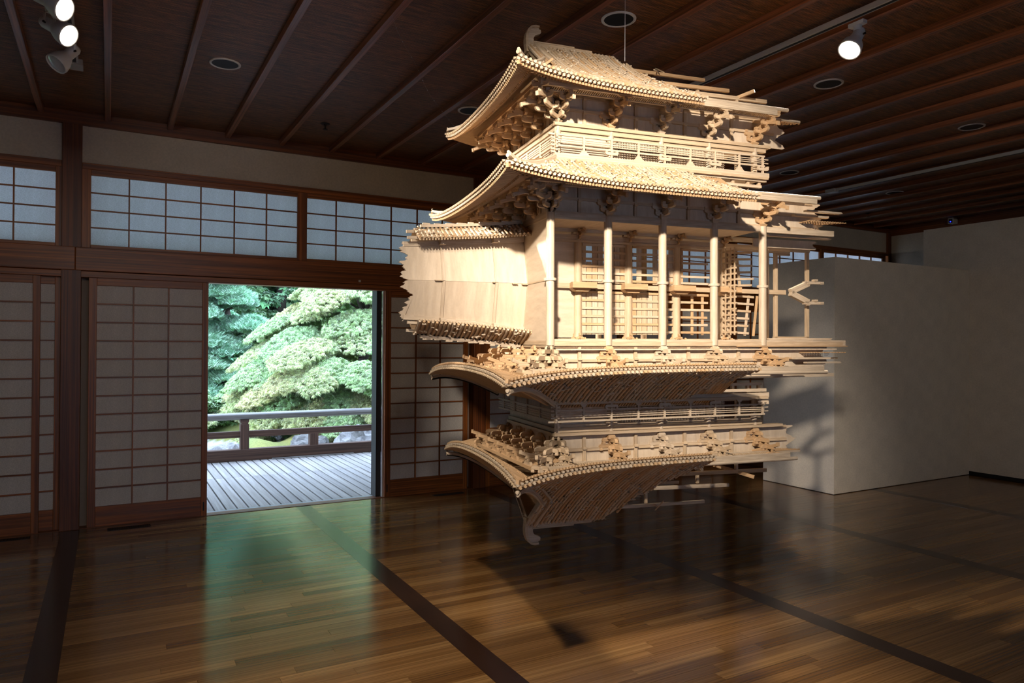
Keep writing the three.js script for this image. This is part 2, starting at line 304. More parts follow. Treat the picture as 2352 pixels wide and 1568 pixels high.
{ // the other walls of the room; behind the camera an unseen paper window, placed to cool the model front
  const wl = structure(group('wall_left'), 'plain plaster side wall outside the picture', 'wall'); boxMesh('wall_body', XL - 0.15, 0, ZW - 0.1, XL, CEIL, ZF + 0.15, M.plaster, wl);
  const wr = structure(group('wall_right'), 'plaster end wall behind the tall white display wall', 'wall'); boxMesh('wall_body', XR, 0, ZW - 0.1, XR + 0.15, CEIL, ZF + 0.15, M.plaster, wr);
  boxMesh('top_plate', XR - 0.02, 3.2, ZW, XR, CEIL, ZF, M.cedarDark, wr);
  const wf = structure(group('wall_front'), 'wall behind the camera with one unseen paper window', 'wall');
  const W0 = 0.25, W1 = 2.0, wx = [0.2];
  boxMesh('wall_top', XL, W1, ZF, XR, CEIL, ZF + 0.15, M.plaster, wf); boxMesh('wall_bottom', XL, 0, ZF, XR, W0, ZF + 0.15, M.plaster, wf);
  let px = XL; for (const x of wx) { boxMesh('wall_pier', px, W0, ZF, x, W1, ZF + 0.15, M.plaster, wf); px = x + 1.64; } boxMesh('wall_pier', px, W0, ZF, XR, W1, ZF + 0.15, M.plaster, wf);
  for (const x of wx) {
    const g = structure(group(`window_${++windowNo}`), 'unseen paper window behind the camera, placed to light the shaded front of the model', 'window');
    boxMesh('frame', x, W0, ZF + 0.03, x + 0.03, W1, ZF + 0.06, M.cedar, g); boxMesh('frame', x + 1.61, W0, ZF + 0.03, x + 1.64, W1, ZF + 0.06, M.cedar, g);
    addMesh('paper_pane', new MB().quad(V(x + 1.64, W0, ZF + 0.07), V(x, W0, ZF + 0.07), V(x, W1, ZF + 0.07), V(x + 1.64, W1, ZF + 0.07)).geometry(), M.paper, g);
  }
}

{ // exhibition partition and the taller display wall beside it
  const p = structure(group('partition_wall'), 'low white box partition standing in the room', 'partition');
  rbox('partition_body', 6.41, 0.006, -5.60, 8.872, 2.415, -4.70, M.gallery, p, 0.002);
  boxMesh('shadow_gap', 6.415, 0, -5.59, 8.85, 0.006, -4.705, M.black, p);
  const d = structure(group('display_wall'), 'tall white display wall with a dark recessed base', 'display wall');
  boxMesh('wall_sheet', 8.872, 0.045, -5.25, 9.03, 2.966, ZF, M.gallery, d);
  boxMesh('recessed_base', 8.893, 0, -5.25, 9.02, 0.045, ZF, M.black, d);
  const c = tag(group('wall_placard'), 'small white caption card on the side of the partition', 'placard');
  boxMesh('card', 6.403, 1.345, -4.828, 6.41, 1.468, -4.716, M.white, c);
  const cv = document.createElement('canvas'); cv.width = 256; cv.height = 280; const x = cv.getContext('2d');
  x.fillStyle = '#dcd6cc'; x.fillRect(0, 0, 256, 280); x.fillStyle = '#1c1614';
  [[62, 34, 90, 11], [62, 64, 130, 9], [62, 90, 142, 9], [62, 116, 104, 9]].forEach(([a, b, w, h]) => { for (let q = 0; q < w; q += 9) x.fillRect(a - 30 + q, b, 7, h); });
  const ct = new THREE.CanvasTexture(cv); ct.colorSpace = THREE.SRGBColorSpace;
  const m = new MB(); m.quad(V(6.4025, 1.347, -4.826), V(6.4025, 1.347, -4.718), V(6.4025, 1.466, -4.718), V(6.4025, 1.466, -4.826), 0, 0, [[0, 0], [1, 0], [1, 1], [0, 1]]);
  m.mesh('caption_print', std([1, 1, 1], 0.8, { map: ct }), c);
}
// ---------------------------------------------------------------- track lighting and ceiling fittings
for (const [x, z0, z1, label] of [[-0.2, -5.3, 1.6, 'white lighting track at the left carrying the twin lit spotlights'], [3.475, -3.75, 1.6, 'white lighting track above the model with one lit spotlight'], [7.19, -5.25, 1.6, 'far white lighting track with a box at its end']]) {
  const t = tag(group('lighting_track'), label, 'lighting track', { group: 'lighting tracks' });
  rbox('track_rail', x - 0.021, CEIL - 0.078, z0, x + 0.021, CEIL - 0.047, z1, M.track, t, 0.002);
  boxMesh('track_slot', x - 0.010, CEIL - 0.0795, z0 + 0.02, x + 0.010, CEIL - 0.0775, z1 - 0.02, M.black, t);
  rbox('end_feed', x - 0.045, CEIL - 0.085, z0 - 0.12, x + 0.045, CEIL - 0.047, z0, M.track, t, 0.003);
}
const GLOW = new THREE.MeshStandardMaterial({ color: 0x000000, roughness: 0.5 }); GLOW.emissive.setRGB(1, 0.95, 0.86); GLOW.emissiveIntensity = 4;
function latheParts(pts, seg = 24) { return new THREE.LatheGeometry(pts.map(([r, y]) => new THREE.Vector2(r, y)), seg); }
function spotlight(pos, target, intensity, angle, label, lit = true, soft = 2.6) {
  const g = tag(group('track_spotlight', scene, pos), label, 'spotlight', { group: 'track spotlights' });
  const dir = target.clone().sub(pos).normalize(), q = new THREE.Quaternion().setFromUnitVectors(V(0, -1, 0), dir);
  const put = (name, geo, mat) => { const o = addMesh(name, geo, mat, g); o.quaternion.copy(q); return o; };
  // bell shaped lampholder, bulb face at the origin looking along -y
  put('lamp_bell', latheParts([[0.0605, 0.004], [0.061, 0.012], [0.055, 0.045], [0.038, 0.08], [0.031, 0.092], [0.031, 0.155], [0.024, 0.172], [0.0, 0.174]]), M.white);
  put('bulb_rim', latheParts([[0.0605, 0.004], [0.060, -0.003], [0.055, -0.002], [0.0545, 0.006]]), M.white);
  put('bulb_face', latheParts([[0.0, -0.006], [0.03, -0.004], [0.0545, 0.004]]), lit ? GLOW : std([0.5, 0.5, 0.48], 0.2));
  const pivot = dir.clone().multiplyScalar(-0.125), top = CEIL - 0.078 - pos.y, arm = new MB();
  const side = dir.clone().cross(V(0, 1, 0)).normalize();
  for (const s of [-1, 1]) { const a = pivot.clone().addScaledVector(side, s * 0.035); arm.bar(a, V(a.x, top - 0.06, a.z), 0.012, 0.004, side); arm.bar(V(a.x, top - 0.062, a.z), V(pivot.x, top - 0.04, pivot.z), 0.012, 0.004, side); }
  arm.mesh('yoke', M.white, g);
  const ad = new MB(); ad.tube(V(pivot.x, top - 0.045, pivot.z), V(pivot.x, top - 0.02, pivot.z), 0.02, 0.024, 14).box(pivot.x - 0.018, top - 0.022, pivot.z - 0.045, pivot.x + 0.018, top - 0.002, pivot.z + 0.045); ad.mesh('track_adapter', M.white, g);
  for (const s of [-1, 1]) new MB().tube(pivot.clone().addScaledVector(side, s * 0.032), pivot.clone().addScaledVector(side, s * 0.045), 0.006, 0.006, 8).mesh('pivot_screw', M.iron, g);
  if (lit) {
    const s = new THREE.SpotLight(LAMP_COLOR, intensity, 0, angle, 1.0, 2); s.position.copy(pos).addScaledVector(dir, 0.02); s.castShadow = true; s.shadow.radius = soft; s.shadow.mapSize.set(2048, 2048);
    s.target.position.copy(target); scene.add(s, s.target);
  }
  return g;
}
const HANG = 3.095;
spotlight(V(-0.2, HANG, 0.02), V(1.98, 1.98, -2.45), 150, 0.31, 'lit spotlight above the camera, outside the picture, aimed at the model');
spotlight(V(-0.2, HANG, -0.75), V(1.2, 0.65, -2.3), 42, 0.56, 'unseen spotlight above the camera, placed to light the inverted half and the floor');  // out of view, placed to light the inverted half and nearby floor
spotlight(V(-0.196, 3.105, -4.06), V(1.75, 1.95, -2.85), 80, 0.28, 'upper of the twin lit spotlights, cut by the top edge');
spotlight(V(-0.192, HANG, -4.375), V(1.85, 1.65, -2.9), 66, 0.28, 'lower of the twin lit spotlights near the top left corner');
spotlight(V(-0.269, 3.07, -4.78), V(-1.3, 1.7, -4.2), 0, 0.3, 'unlit bell shaped spotlight turned away below the twin lit ones', false);
spotlight(V(3.455, HANG, -2.45), V(1.75, 1.0, -2.3), 26, 0.7, 'single lit spotlight hanging at the upper right above the model', true, 5);

spotlight(V(-0.2, 3.07, 1.0), V(0.3, 1.2, -6.7), 9, 0.5, 'unseen spotlight outside the picture, placed to warm the paper doors');  // out of view, placed to give the paper doors warm light
spotlight(V(3.41, HANG, 0.99), V(7.4, 1.3, -4.7), 12, 0.5, 'unseen spotlight outside the picture, placed to light the front of the white partition');  // out of view, placed to light the partition front evenly
for (const [x, z, label] of [[2.498, -3.219, 'round black downlight beside the suspension wire'], [0.657, -5.037, 'round black downlight between battens at the upper left'], [4.384, -3.269, 'round black downlight below the lit single spotlight'], [6.263, -3.305, 'round black downlight near the right edge'], [2.47, -5.064, 'round black downlight half hidden by the upper eave corner'], [4.36, -5.10, 'round black downlight hidden behind the model roof'], [6.267, -5.144, 'round black downlight right of the model gallery'], [8.155, -5.175, 'faint far round downlight above the partition'], [0.66, -3.2, 'round black downlight above the picture edge'], [8.15, -3.3, 'round black downlight outside the right edge']]) {
  const g = tag(group('downlight', scene, V(x, CEIL, z)), label, 'downlight', { group: 'recessed downlights' });
  addMesh('trim_ring', latheParts([[0.083, 0.0], [0.083, -0.006], [0.092, -0.008], [0.098, -0.005], [0.099, 0.001]], 40), M.white, g);
  addMesh('dark_well', latheParts([[0.0, -0.002], [0.04, -0.0022], [0.084, -0.003]], 32), M.black, g);
}
for (const [x, z, label] of [[1.57, -5.986, 'small ceiling sprinkler near the shoji wall'], [9.11, -6.156, 'small ceiling sprinkler in the far corner']]) {
  const g = tag(group('sprinkler', scene, V(x, CEIL, z)), label, 'sprinkler', { group: 'ceiling sprinklers' });
  addMesh('cover_plate', latheParts([[0.0, -0.008], [0.03, -0.008], [0.04, -0.001]], 20), M.iron, g);
  addMesh('sprinkler_head', latheParts([[0.0, -0.05], [0.02, -0.05], [0.02, -0.046], [0.006, -0.044], [0.006, -0.02], [0.012, -0.008]], 12), M.iron, g);
}
{ // motion sensor with a blue diode in the far corner
  const g = tag(group('motion_sensor', scene, V(10.36, CEIL - 0.015, -5.72)), 'small white motion sensor with a blue indicator in the far corner', 'sensor');
  rbox('sensor_body', -0.05, -0.085, -0.04, 0.06, 0, 0.04, M.white, g, 0.008);
  boxMesh('sensor_lens', -0.053, -0.075, -0.026, -0.049, -0.02, 0.026, M.black, g);
  const led = std([0, 0, 0], 0.5); led.emissive.setRGB(0.05, 0.09, 2.2); boxMesh('indicator_led', -0.056, -0.066, -0.008, -0.052, -0.05, 0.008, led, g);
}
for (const [x0, x1, z0, z1, label] of [[0.005, 0.314, -6.625, -6.52, 'black floor vent in front of the left shoji door'], [-0.88, -0.511, -6.63, -6.55, 'black floor vent at the left edge of the floor'], [2.82, 3.15, -6.60, -6.52, 'black floor vent in front of the right shoji door']]) {
  const g = tag(group('floor_vent'), label, 'floor vent', { group: 'floor vents' });
  boxMesh('vent_plate', x0, -0.002, z0, x1, 0.0012, z1, M.black, g);
  const slots = new MB(); for (let k = 0; k < 18; k++) { const x = x0 + 0.012 + k * (x1 - x0 - 0.024) / 17; slots.box(x - 0.0035, 0.001, z0 + 0.008, x + 0.0035, 0.0034, z1 - 0.008); } slots.mesh('vent_grille', M.iron, g);
}
{ // thin wires that hold the model
  const a = new MB(); a.tube(V(2.015, 2.78, -2.55), V(2.015, CEIL, -2.55), 0.0013, 0.0013, 6).mesh('suspension_wire', std([0.75, 0.73, 0.7], 0.35, { metalness: 0.5 }));
  tag(scene.getObjectByName('suspension_wire'), 'taut steel wire from the ceiling to the ridge of the model', 'wire');
  const g = tag(group('beaded_thread'), 'slack thread with tiny glinting beads at the upper eave corner', 'thread');
  const c = new THREE.CatmullRomCurve3([V(1.31, CEIL, -3.70), V(1.352, 3.2, -3.68), V(1.43, 2.98, -3.58), V(1.475, 2.84, -3.53), V(1.56, 2.70, -3.47), V(1.60, 2.62, -3.42)]);
  addMesh('thread', new THREE.TubeGeometry(c, 40, 0.0004, 5), std([0.3, 0.3, 0.3], 0.4), g);
  const sph = new THREE.SphereGeometry(0.0022, 8, 6); for (let k = 1; k < 11; k++) addMesh('bead', sph, M.steel, g).position.copy(c.getPoint(0.1 + k * 0.08));
}
// ---------------------------------------------------------------- the hanging temple model: a ruined gate and its mirror image, u along the front, y up, z towards the viewer
const TM = tag(group('temple_model', scene, V(1.5595, 1.7692, -2.4483)), 'pale wooden ruined temple gate model joined to its upside-down mirror image', 'model');
TM.rotation.order = 'YXZ'; TM.rotation.y = -0.1714; TM.rotation.z = 0.005;
const BAY = 0.2615, VC = -0.305, COLTOP = 0.27;
const partOf = (name, s, label) => { const g = group(name, TM); g.scale.y = s; if (label) g.userData.label = label; return g; };
const WD = [M.cypress, M.cypressWarm, M.cypressPale];

function masu(b, x, y, z, w = 0.014, h = 0.011) {       // bearing block, tapered below
  const t = w * 0.62, c = (k, yy) => [V(x - k / 2, yy, z + k / 2), V(x + k / 2, yy, z + k / 2), V(x + k / 2, yy, z - k / 2), V(x - k / 2, yy, z - k / 2)];
  const A = c(t, y), B = c(w, y + h * 0.45), C = c(w, y + h);
  for (let k = 0; k < 4; k++) { const n = (k + 1) % 4; b.quad(A[k], A[n], B[n], B[k], x, y); b.quad(B[k], B[n], C[n], C[k], x, y); }
  b.quad(A[3], A[2], A[1], A[0]); b.quad(C[0], C[1], C[2], C[3]);
}
function arm(b, x0, x1, y, z, h, th) {                  // bracket arm along x with rounded lower ends
  const r = Math.min(h * 0.85, (x1 - x0) * 0.25), p = [[x0, y + h], [x0, y + h * 0.75]];
  for (let k = 0; k <= 3; k++) { const f = k / 3 * Math.PI / 2; p.push([x0 + r * (1 - Math.cos(f)), y + h * 0.75 * (1 - Math.sin(f))]); }
  for (let k = 3; k >= 0; k--) { const f = k / 3 * Math.PI / 2; p.push([x1 - r * (1 - Math.cos(f)), y + h * 0.75 * (1 - Math.sin(f))]); }
  p.push([x1, y + h * 0.75], [x1, y + h]); b.prism(p, z - th / 2, z + th / 2);
}
const turnY = (a) => new THREE.Matrix4().makeRotationY(a);
function bracketGeometry(steps, rise, seed, tail = true) { // column bracket: x sideways, z outwards, y from the column top
  const b = new MB(), n = steps.length;
  masu(b, 0, 0, 0, 0.034, 0.022);
  arm(b, -0.038, 0.038, 0.016, 0, 0.016, 0.012); for (const x of [-0.031, 0, 0.031]) masu(b, x, 0.032, 0);
  arm(b, -0.052, 0.052, 0.043, 0, 0.015, 0.011); for (const x of [-0.044, 0, 0.044]) masu(b, x, 0.058, 0);
  for (let k = 0; k < n; k++) {
    const z = steps[k], y = 0.016 + k * rise;
    b.at(turnY(-Math.PI / 2), () => arm(b, -0.02, z + 0.012, y, 0, 0.017, 0.012));
    masu(b, 0, y + 0.017, z); const L = k === n - 1 ? 0.036 : 0.030;
    arm(b, -L, L, y + 0.027, z, 0.016, 0.011); for (const x of [-L + 0.007, 0, L - 0.007]) masu(b, x, y + 0.043, z);
  }
  if (tail) { const z = steps[n - 1]; b.bar(V(0, 0.05 + n * rise * 0.8, -0.01), V(0, 0.018 + (n - 1) * rise * 0.8, z + 0.034), 0.010, 0.014); b.bar(V(0, 0.018 + (n - 1) * rise * 0.8 - 0.001, z + 0.028), V(0, 0.016 + (n - 1) * rise * 0.8, z + 0.036), 0.0125, 0.017); }
  return b.geometry();
}
const BR = bracketGeometry([0.045, 0.088, 0.128], 0.026, 1), BRS = bracketGeometry([0.045, 0.088, 0.128], 0.026, 1, true);
const bracketCorner = (() => { const b = new MB(); b.geo(BR).geo(BR, turnY(-Math.PI / 2)); b.geo(bracketGeometry([0.06, 0.122, 0.178], 0.026, 2), turnY(-Math.PI / 4)); return b.geometry(); })();

function roof(P, s, seed) {
  const r = rng(seed), G = partOf(P.name, s, P.label), { a, w0, lift, L, A, B, hipF, hipL, dTop } = P, far = 2 * VC - a;
  const f = (d) => A * d + B * d * d, le = (q) => lift * Math.exp(-q / L);
  const fade = (d) => { const k = clamp(1 - d / dTop, 0, 1); return k * k; };
  const yF = (u, d) => w0 + f(d) + le(Math.max(0, u + a)) * fade(d);
  const yL = (z, d) => w0 + f(d * hipF / hipL) + (le(Math.max(0, a - z)) + le(Math.max(0, z - far))) * fade(d * hipF / hipL);
  const maxF = (u) => u < -a + hipL ? (u + a) * hipF / hipL : dTop;
  const maxL = (z) => Math.min(hipL, (a - z) * hipL / hipF, (z - far) * hipL / hipF);
  const cutF = (u) => { const e = (u - P.uTop) / (P.uEnd - P.uTop); return u > P.uTop ? dTop * clamp(1 - e * 0.92, 0.06, 1) : dTop; };
  const PT = 0.0182, SEG = 7;
  // boards the tiles lie on, and the soffit below them
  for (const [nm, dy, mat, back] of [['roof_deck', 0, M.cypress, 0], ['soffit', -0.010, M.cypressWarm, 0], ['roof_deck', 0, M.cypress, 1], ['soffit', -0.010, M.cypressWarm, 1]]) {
    const b = new MB(), pz = (z) => back ? 2 * VC - z : z, uS = []; for (let u = -a; u < P.uEnd; u += PT) uS.push(u); uS.push(P.uEnd);
    for (let k = 0; k + 1 < uS.length; k++) { const u0 = uS[k], u1 = uS[k + 1], m0 = Math.min(maxF(u0), cutF(u0)), m1 = Math.min(maxF(u1), cutF(u1)); if (m1 < 1e-4 && m0 < 1e-4) continue;
      for (let j = 0; j < SEG; j++) { const q = (u, m, t) => V(u, yF(u, m * t) + dy, pz(a - m * t)), t0 = j / SEG, t1 = (j + 1) / SEG; back ? b.quad(q(u1, m1, t0), q(u0, m0, t0), q(u0, m0, t1), q(u1, m1, t1), u0, t0) : b.quad(q(u0, m0, t0), q(u1, m1, t0), q(u1, m1, t1), q(u0, m0, t1), u0, t0); } }
    b.mesh(nm, mat, G);
  }
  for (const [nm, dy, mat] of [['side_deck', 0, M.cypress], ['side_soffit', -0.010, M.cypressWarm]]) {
    const b = new MB(), N = 60;
    for (let k = 0; k < N; k++) { const z0 = far + (a - far) * k / N, z1 = far + (a - far) * (k + 1) / N, m0 = Math.max(0, maxL(z0)), m1 = Math.max(0, maxL(z1));
      for (let j = 0; j < SEG; j++) { const q = (z, m, t) => V(-a + m * t, yL(z, m * t) + dy, z), t0 = j / SEG, t1 = (j + 1) / SEG; b.quad(q(z0, m0, t0), q(z1, m1, t0), q(z1, m1, t1), q(z0, m0, t1), z0, t0); } }
    b.mesh(nm, mat, G);
  }
  // half-round tile rows on the front, one by one; those on the sides and the back in one piece each
  const row = (u, m, d0 = -0.004) => { const o = []; for (let j = 0; j <= SEG; j++) { const d = d0 + (m - d0) * j / SEG; o.push(V(u, yF(u, Math.max(d, 0)) + 0.0032 + (r() - 0.5) * 0.0008, a - d)); } return o; };
  for (let u = -a + PT * 0.7; u < P.uEnd; u += PT) {
    const m = Math.min(maxF(u), cutF(u) * (u > P.uTop ? 0.85 + 0.3 * r() : 1)); if (m < 0.012) continue;
    const b = new MB(); b.arch(row(u + (r() - 0.5) * 0.001, Math.min(m, dTop)), V(1, 0, 0), 0.0062); b.mesh('roof_tile_row', WD[Math.floor(r() * 3)], G);
  }
  { const b = new MB(); for (let z = far + PT; z < a - PT * 0.5; z += PT) { const m = maxL(z); if (m < 0.012) continue; const o = []; for (let j = 0; j <= 5; j++) { const d = -0.004 + (m + 0.004) * j / 5; o.push(V(-a + d, yL(z, Math.max(0, d)) + 0.003, z)); } b.arch(o, V(0, 0, 1), 0.0056, 4); } const o = b.mesh('side_tiles', M.cypress, G); o.userData.kind = 'stuff'; }
  { const b = new MB(); for (let u = -a + PT; u < P.uEnd; u += PT) { const m = Math.min(maxF(u), cutF(u)); if (m < 0.012) continue; const o = row(u, m).map((p) => V(p.x, p.y, 2 * VC - p.z)); b.arch(o, V(1, 0, 0), 0.0056, 3); } b.mesh('rear_tiles', M.cypress, G).userData.kind = 'stuff'; }
  // dentil blocks (flat tile ends) and eave boards under the tile ends
  { const b = new MB(); for (let u = -a + PT * 1.2; u < P.uEnd; u += PT) b.box(u - 0.0048, yF(u, 0) - 0.0135, a - 0.010, u + 0.0048, yF(u, 0) - 0.0055, a + 0.001);
    for (let z = far + PT; z < a; z += PT) b.box(-a - 0.001, yL(z, 0) - 0.0135, z - 0.0048, -a + 0.010, yL(z, 0) - 0.0055, z + 0.0048); b.mesh('eave_blocks', M.cypressPale, G).userData.kind = 'stuff'; }
  const eaveF = (dy, inset) => { const o = []; for (let u = -a + inset; u <= P.uEnd; u += 0.03) o.push(V(u, yF(u, inset) + dy, a - inset)); return o; };
  const eaveL = (dy, inset) => { const o = []; for (let z = far + inset; z <= a - inset + 0.001; z += 0.03) o.push(V(-a + inset, yL(z, inset) + dy, z)); o.push(V(-a + inset, yL(a - inset, inset) + dy, a - inset)); return o; };
  new MB().sweep(eaveF(-0.004, 0.006), V(0, 0, 1), 0.008, 0.005).mesh('eave_board', M.cypress, G); new MB().sweep(eaveL(-0.004, 0.006), V(1, 0, 0), 0.008, 0.005).mesh('eave_board', M.cypress, G);
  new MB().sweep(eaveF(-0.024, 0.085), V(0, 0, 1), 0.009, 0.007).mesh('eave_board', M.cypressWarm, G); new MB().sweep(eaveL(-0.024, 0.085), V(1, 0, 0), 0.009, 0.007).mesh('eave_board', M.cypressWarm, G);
  // rafters: flying ones at the edge and base ones behind
  { const b = new MB(), RP = 0.0128, fly = 0.0215, base = 0.030;
    for (let u = -a + 0.012; u < P.uEnd - 0.01; u += RP) { const m = Math.min(a + 0.02, u + a); if (m < 0.02) continue; const e = Math.min(m, 0.10); b.bar(V(u, yF(u, 0) - fly, a - 0.006), V(u, yF(u, e) - fly, a - e), 0.0062, 0.0085); if (m > 0.09) b.bar(V(u, yF(u, 0.082) - base, a - 0.082), V(u, yF(u, m) - base + 0.004, a - m), 0.0062, 0.009); }
    b.mesh('rafters', M.cypressWarm, G).userData.kind = 'stuff';
    const c = new MB();
    for (let z = far + 0.012; z < a - 0.012; z += RP) { const m = Math.min(a + 0.02, a - z, z - far); if (m < 0.02) continue; const e = Math.min(m, 0.10); c.bar(V(-a + 0.006, yL(z, 0) - fly, z), V(-a + e, yL(z, e) - fly, z), 0.0062, 0.0085); if (m > 0.09) c.bar(V(-a + 0.082, yL(z, 0.082) - base, z), V(-a + m, yL(z, m) - base + 0.004, z), 0.0062, 0.009); }
    c.mesh('side_rafters', M.cypressWarm, G).userData.kind = 'stuff'; }
  // corner hip rafter below and hip ridge above
  const hip = (t) => V(-a + hipL * t, yF(-a + hipL * t, hipF * t), a - hipF * t), hipB = (t) => { const p = hip(t); return V(p.x, p.y, 2 * VC - p.z); };
  new MB().bar(V(-a + 0.004, yF(-a, 0) - 0.022, a - 0.004), V(-0.02, w0 + f(a) - 0.03, 0.02), 0.012, 0.016).mesh('hip_rafter', M.cypressWarm, G);
  for (const h of [hip, hipB]) {
    const pts = []; for (let k = 0; k <= 10; k++) { const t = 0.04 + k * 0.096, p = h(t); p.y += 0.009 + 0.012 * Math.pow(1 - k / 10, 4); pts.push(p); }
    const side = V(0.7, 0, h === hip ? 0.7 : -0.7); const b = new MB(); b.sweep(pts, side, 0.017, 0.012); pts.forEach((p) => { p.y += 0.008; }); b.arch(pts, side, 0.006, 4);
    b.mesh('hip_ridge', M.cypressPale, G);
    const e = h(0.04), bb = new MB(); bb.tube(V(e.x - 0.006, e.y + 0.016, e.z + 0.006 * (h === hip ? 1 : -1)), V(e.x + 0.004, e.y + 0.016, e.z - 0.004), 0.0072, 0.0072, 12); bb.tube(V(e.x - 0.002, e.y + 0.027, e.z), V(e.x + 0.006, e.y + 0.026, e.z), 0.0048, 0.0048, 10); bb.mesh('ridge_end_tile', M.cypressPale, G);
  }
  if (P.gable) {
    const ug = -a + hipL, ridgeY = w0 + f(dTop);
    // gable board, bargeboards, descending ridges, main ridge with its broken end, curled finial
    const poly = []; for (let k = 0; k <= 8; k++) { const d = hipF + (dTop - hipF) * k / 8; poly.push([-(a - d), w0 + f(d) - 0.004]); } for (let k = 7; k >= 0; k--) { const d = hipF + (dTop - hipF) * k / 8; poly.push([-(2 * VC - (a - d)), w0 + f(d) - 0.004]); }
    new MB().at(new THREE.Matrix4().makeTranslation(ug + 0.07, 0, 0).multiply(turnY(Math.PI / 2)), (b) => b.prism(poly, -0.003, 0.003)).mesh('gable_board', M.cypressWarm, G);
    for (const sg of [1, -1]) {
      const zz = (d) => sg > 0 ? a - d : 2 * VC - (a - d), pts = [], pr = [];
      for (let k = 0; k <= 9; k++) { const d = hipF - 0.02 + (dTop - hipF + 0.02) * k / 9; pts.push(V(ug + 0.004, w0 + f(d) - 0.016, zz(d))); if (k) pr.push(V(ug + 0.03, w0 + f(d - 0.015) + 0.010, zz(d - 0.015))); }
      new MB().sweep(pts, V(1, 0, 0), 0.008, 0.026).mesh('bargeboard', M.cypress, G);
      const b = new MB(); b.sweep(pr, V(1, 0, 0), 0.016, 0.016); pr.forEach((p) => { p.y += 0.008; }); b.arch(pr, V(1, 0, 0), 0.0065, 5); b.mesh('descending_ridge', M.cypressPale, G);
      const tb = new MB(); for (let k = 0; k < 22; k++) { const d = hipF + (dTop - hipF) * (k + 0.5) / 22; tb.tube(V(ug - 0.008, w0 + f(d) + 0.002, zz(d)), V(ug + 0.02, w0 + f(d) + 0.002, zz(d)), 0.0052, 0.0052, 7); } tb.mesh('verge_tiles', M.cypressPale, G);
    }
    const rb = new MB(); rb.box(ug + 0.005, ridgeY - 0.012, VC - 0.011, 0.33, ridgeY + 0.012, VC + 0.011); rb.box(ug + 0.02, ridgeY + 0.012, VC - 0.013, 0.24, ridgeY + 0.018, VC + 0.013); rb.box(0.33, ridgeY - 0.012, VC - 0.010, 0.40, ridgeY + 0.002, VC + 0.010); rb.mesh('main_ridge', M.cypress, G);
    const F = [[-0.002, -0.03], [-0.006, 0.02], [-0.004, 0.045], [0.004, 0.066], [0.016, 0.080], [0.032, 0.085], [0.046, 0.084], [0.046, 0.073], [0.053, 0.071], [0.054, 0.060], [0.049, 0.053], [0.040, 0.050], [0.029, 0.043], [0.024, 0.031], [0.026, 0.016], [0.038, 0.004], [0.060, -0.003], [0.060, -0.03]].map(([x, y]) => [x * 1.22 + ug - 0.006, y * 1.04 + ridgeY - 0.002]);
    const fb = new MB(); fb.at(new THREE.Matrix4().makeTranslation(0, 0, VC), () => fb.prism(F, -0.010, 0.010)); fb.mesh('ridge_finial', M.cypressPale, G);
    const rim = [[-0.004, -0.03], [-0.008, 0.02], [-0.006, 0.046], [0.002, 0.068], [0.015, 0.083], [0.031, 0.088], [0.046, 0.087], [0.046, 0.078], [0.032, 0.079], [0.018, 0.074], [0.009, 0.062], [0.003, 0.043], [0.002, 0.02], [0.006, -0.03]].map(([x, y]) => [x * 1.22 + ug - 0.006, y * 1.04 + ridgeY - 0.002]);
    const f2 = new MB(); f2.at(new THREE.Matrix4().makeTranslation(0, 0, VC), () => f2.prism(rim, -0.016, 0.016)); f2.mesh('finial_rim', M.cypress, G);
    // bare purlins of the ruined half
    const bare = [[-0.305, 1.036, 0.42, 0.945, 0.012], [-0.12, 0.915, 0.45, 0.95, 0.013], [0.03, 0.828, 0.40, 1.04, 0.013], [-0.305, 0.93, 0.3, 0.80, 0.012], [-0.49, 0.915, 0.3, 0.9, 0.013]];
    for (const [z, y, u0, u1, t] of bare) new MB().bar(V(u0, y - 0.01, z), V(u1, y + (r() - 0.5) * 0.012, z), t, t * 1.2).mesh('bare_purlin', WD[Math.floor(r() * 3)], G);
    for (const [u, z, y] of [[0.62, -0.305, 1.02], [0.78, -0.12, 0.90], [0.70, 0.03, 0.82], [0.88, 0.03, 0.82], [0.72, -0.305, 0.92]]) new MB().box(u - 0.006, y - 0.075, z - 0.006, u + 0.006, y, z + 0.006).mesh('bare_strut', M.cypress, G);
    new MB().bar(V(0.80, 0.80, -0.10), V(0.93, 0.845, 0.09), 0.010, 0.014).mesh('loose_rafter', M.cypressWarm, G); new MB().bar(V(0.60, 1.0, -0.2), V(0.70, 1.05, -0.33), 0.005, 0.005).mesh('loose_rafter', M.cypress, G); new MB().bar(V(0.64, 0.985, -0.18), V(0.68, 1.06, -0.32), 0.004, 0.004).mesh('loose_rafter', M.cypress, G);
  } else {
    const pts = []; for (let u = -0.02; u <= 1.05; u += 0.05) pts.push(V(u, w0 + f(dTop) + 0.004, a - dTop + 0.004)); new MB().sweep(pts, V(0, 0, 1), 0.012, 0.012).mesh('top_flashing', M.cypress, G);
  }
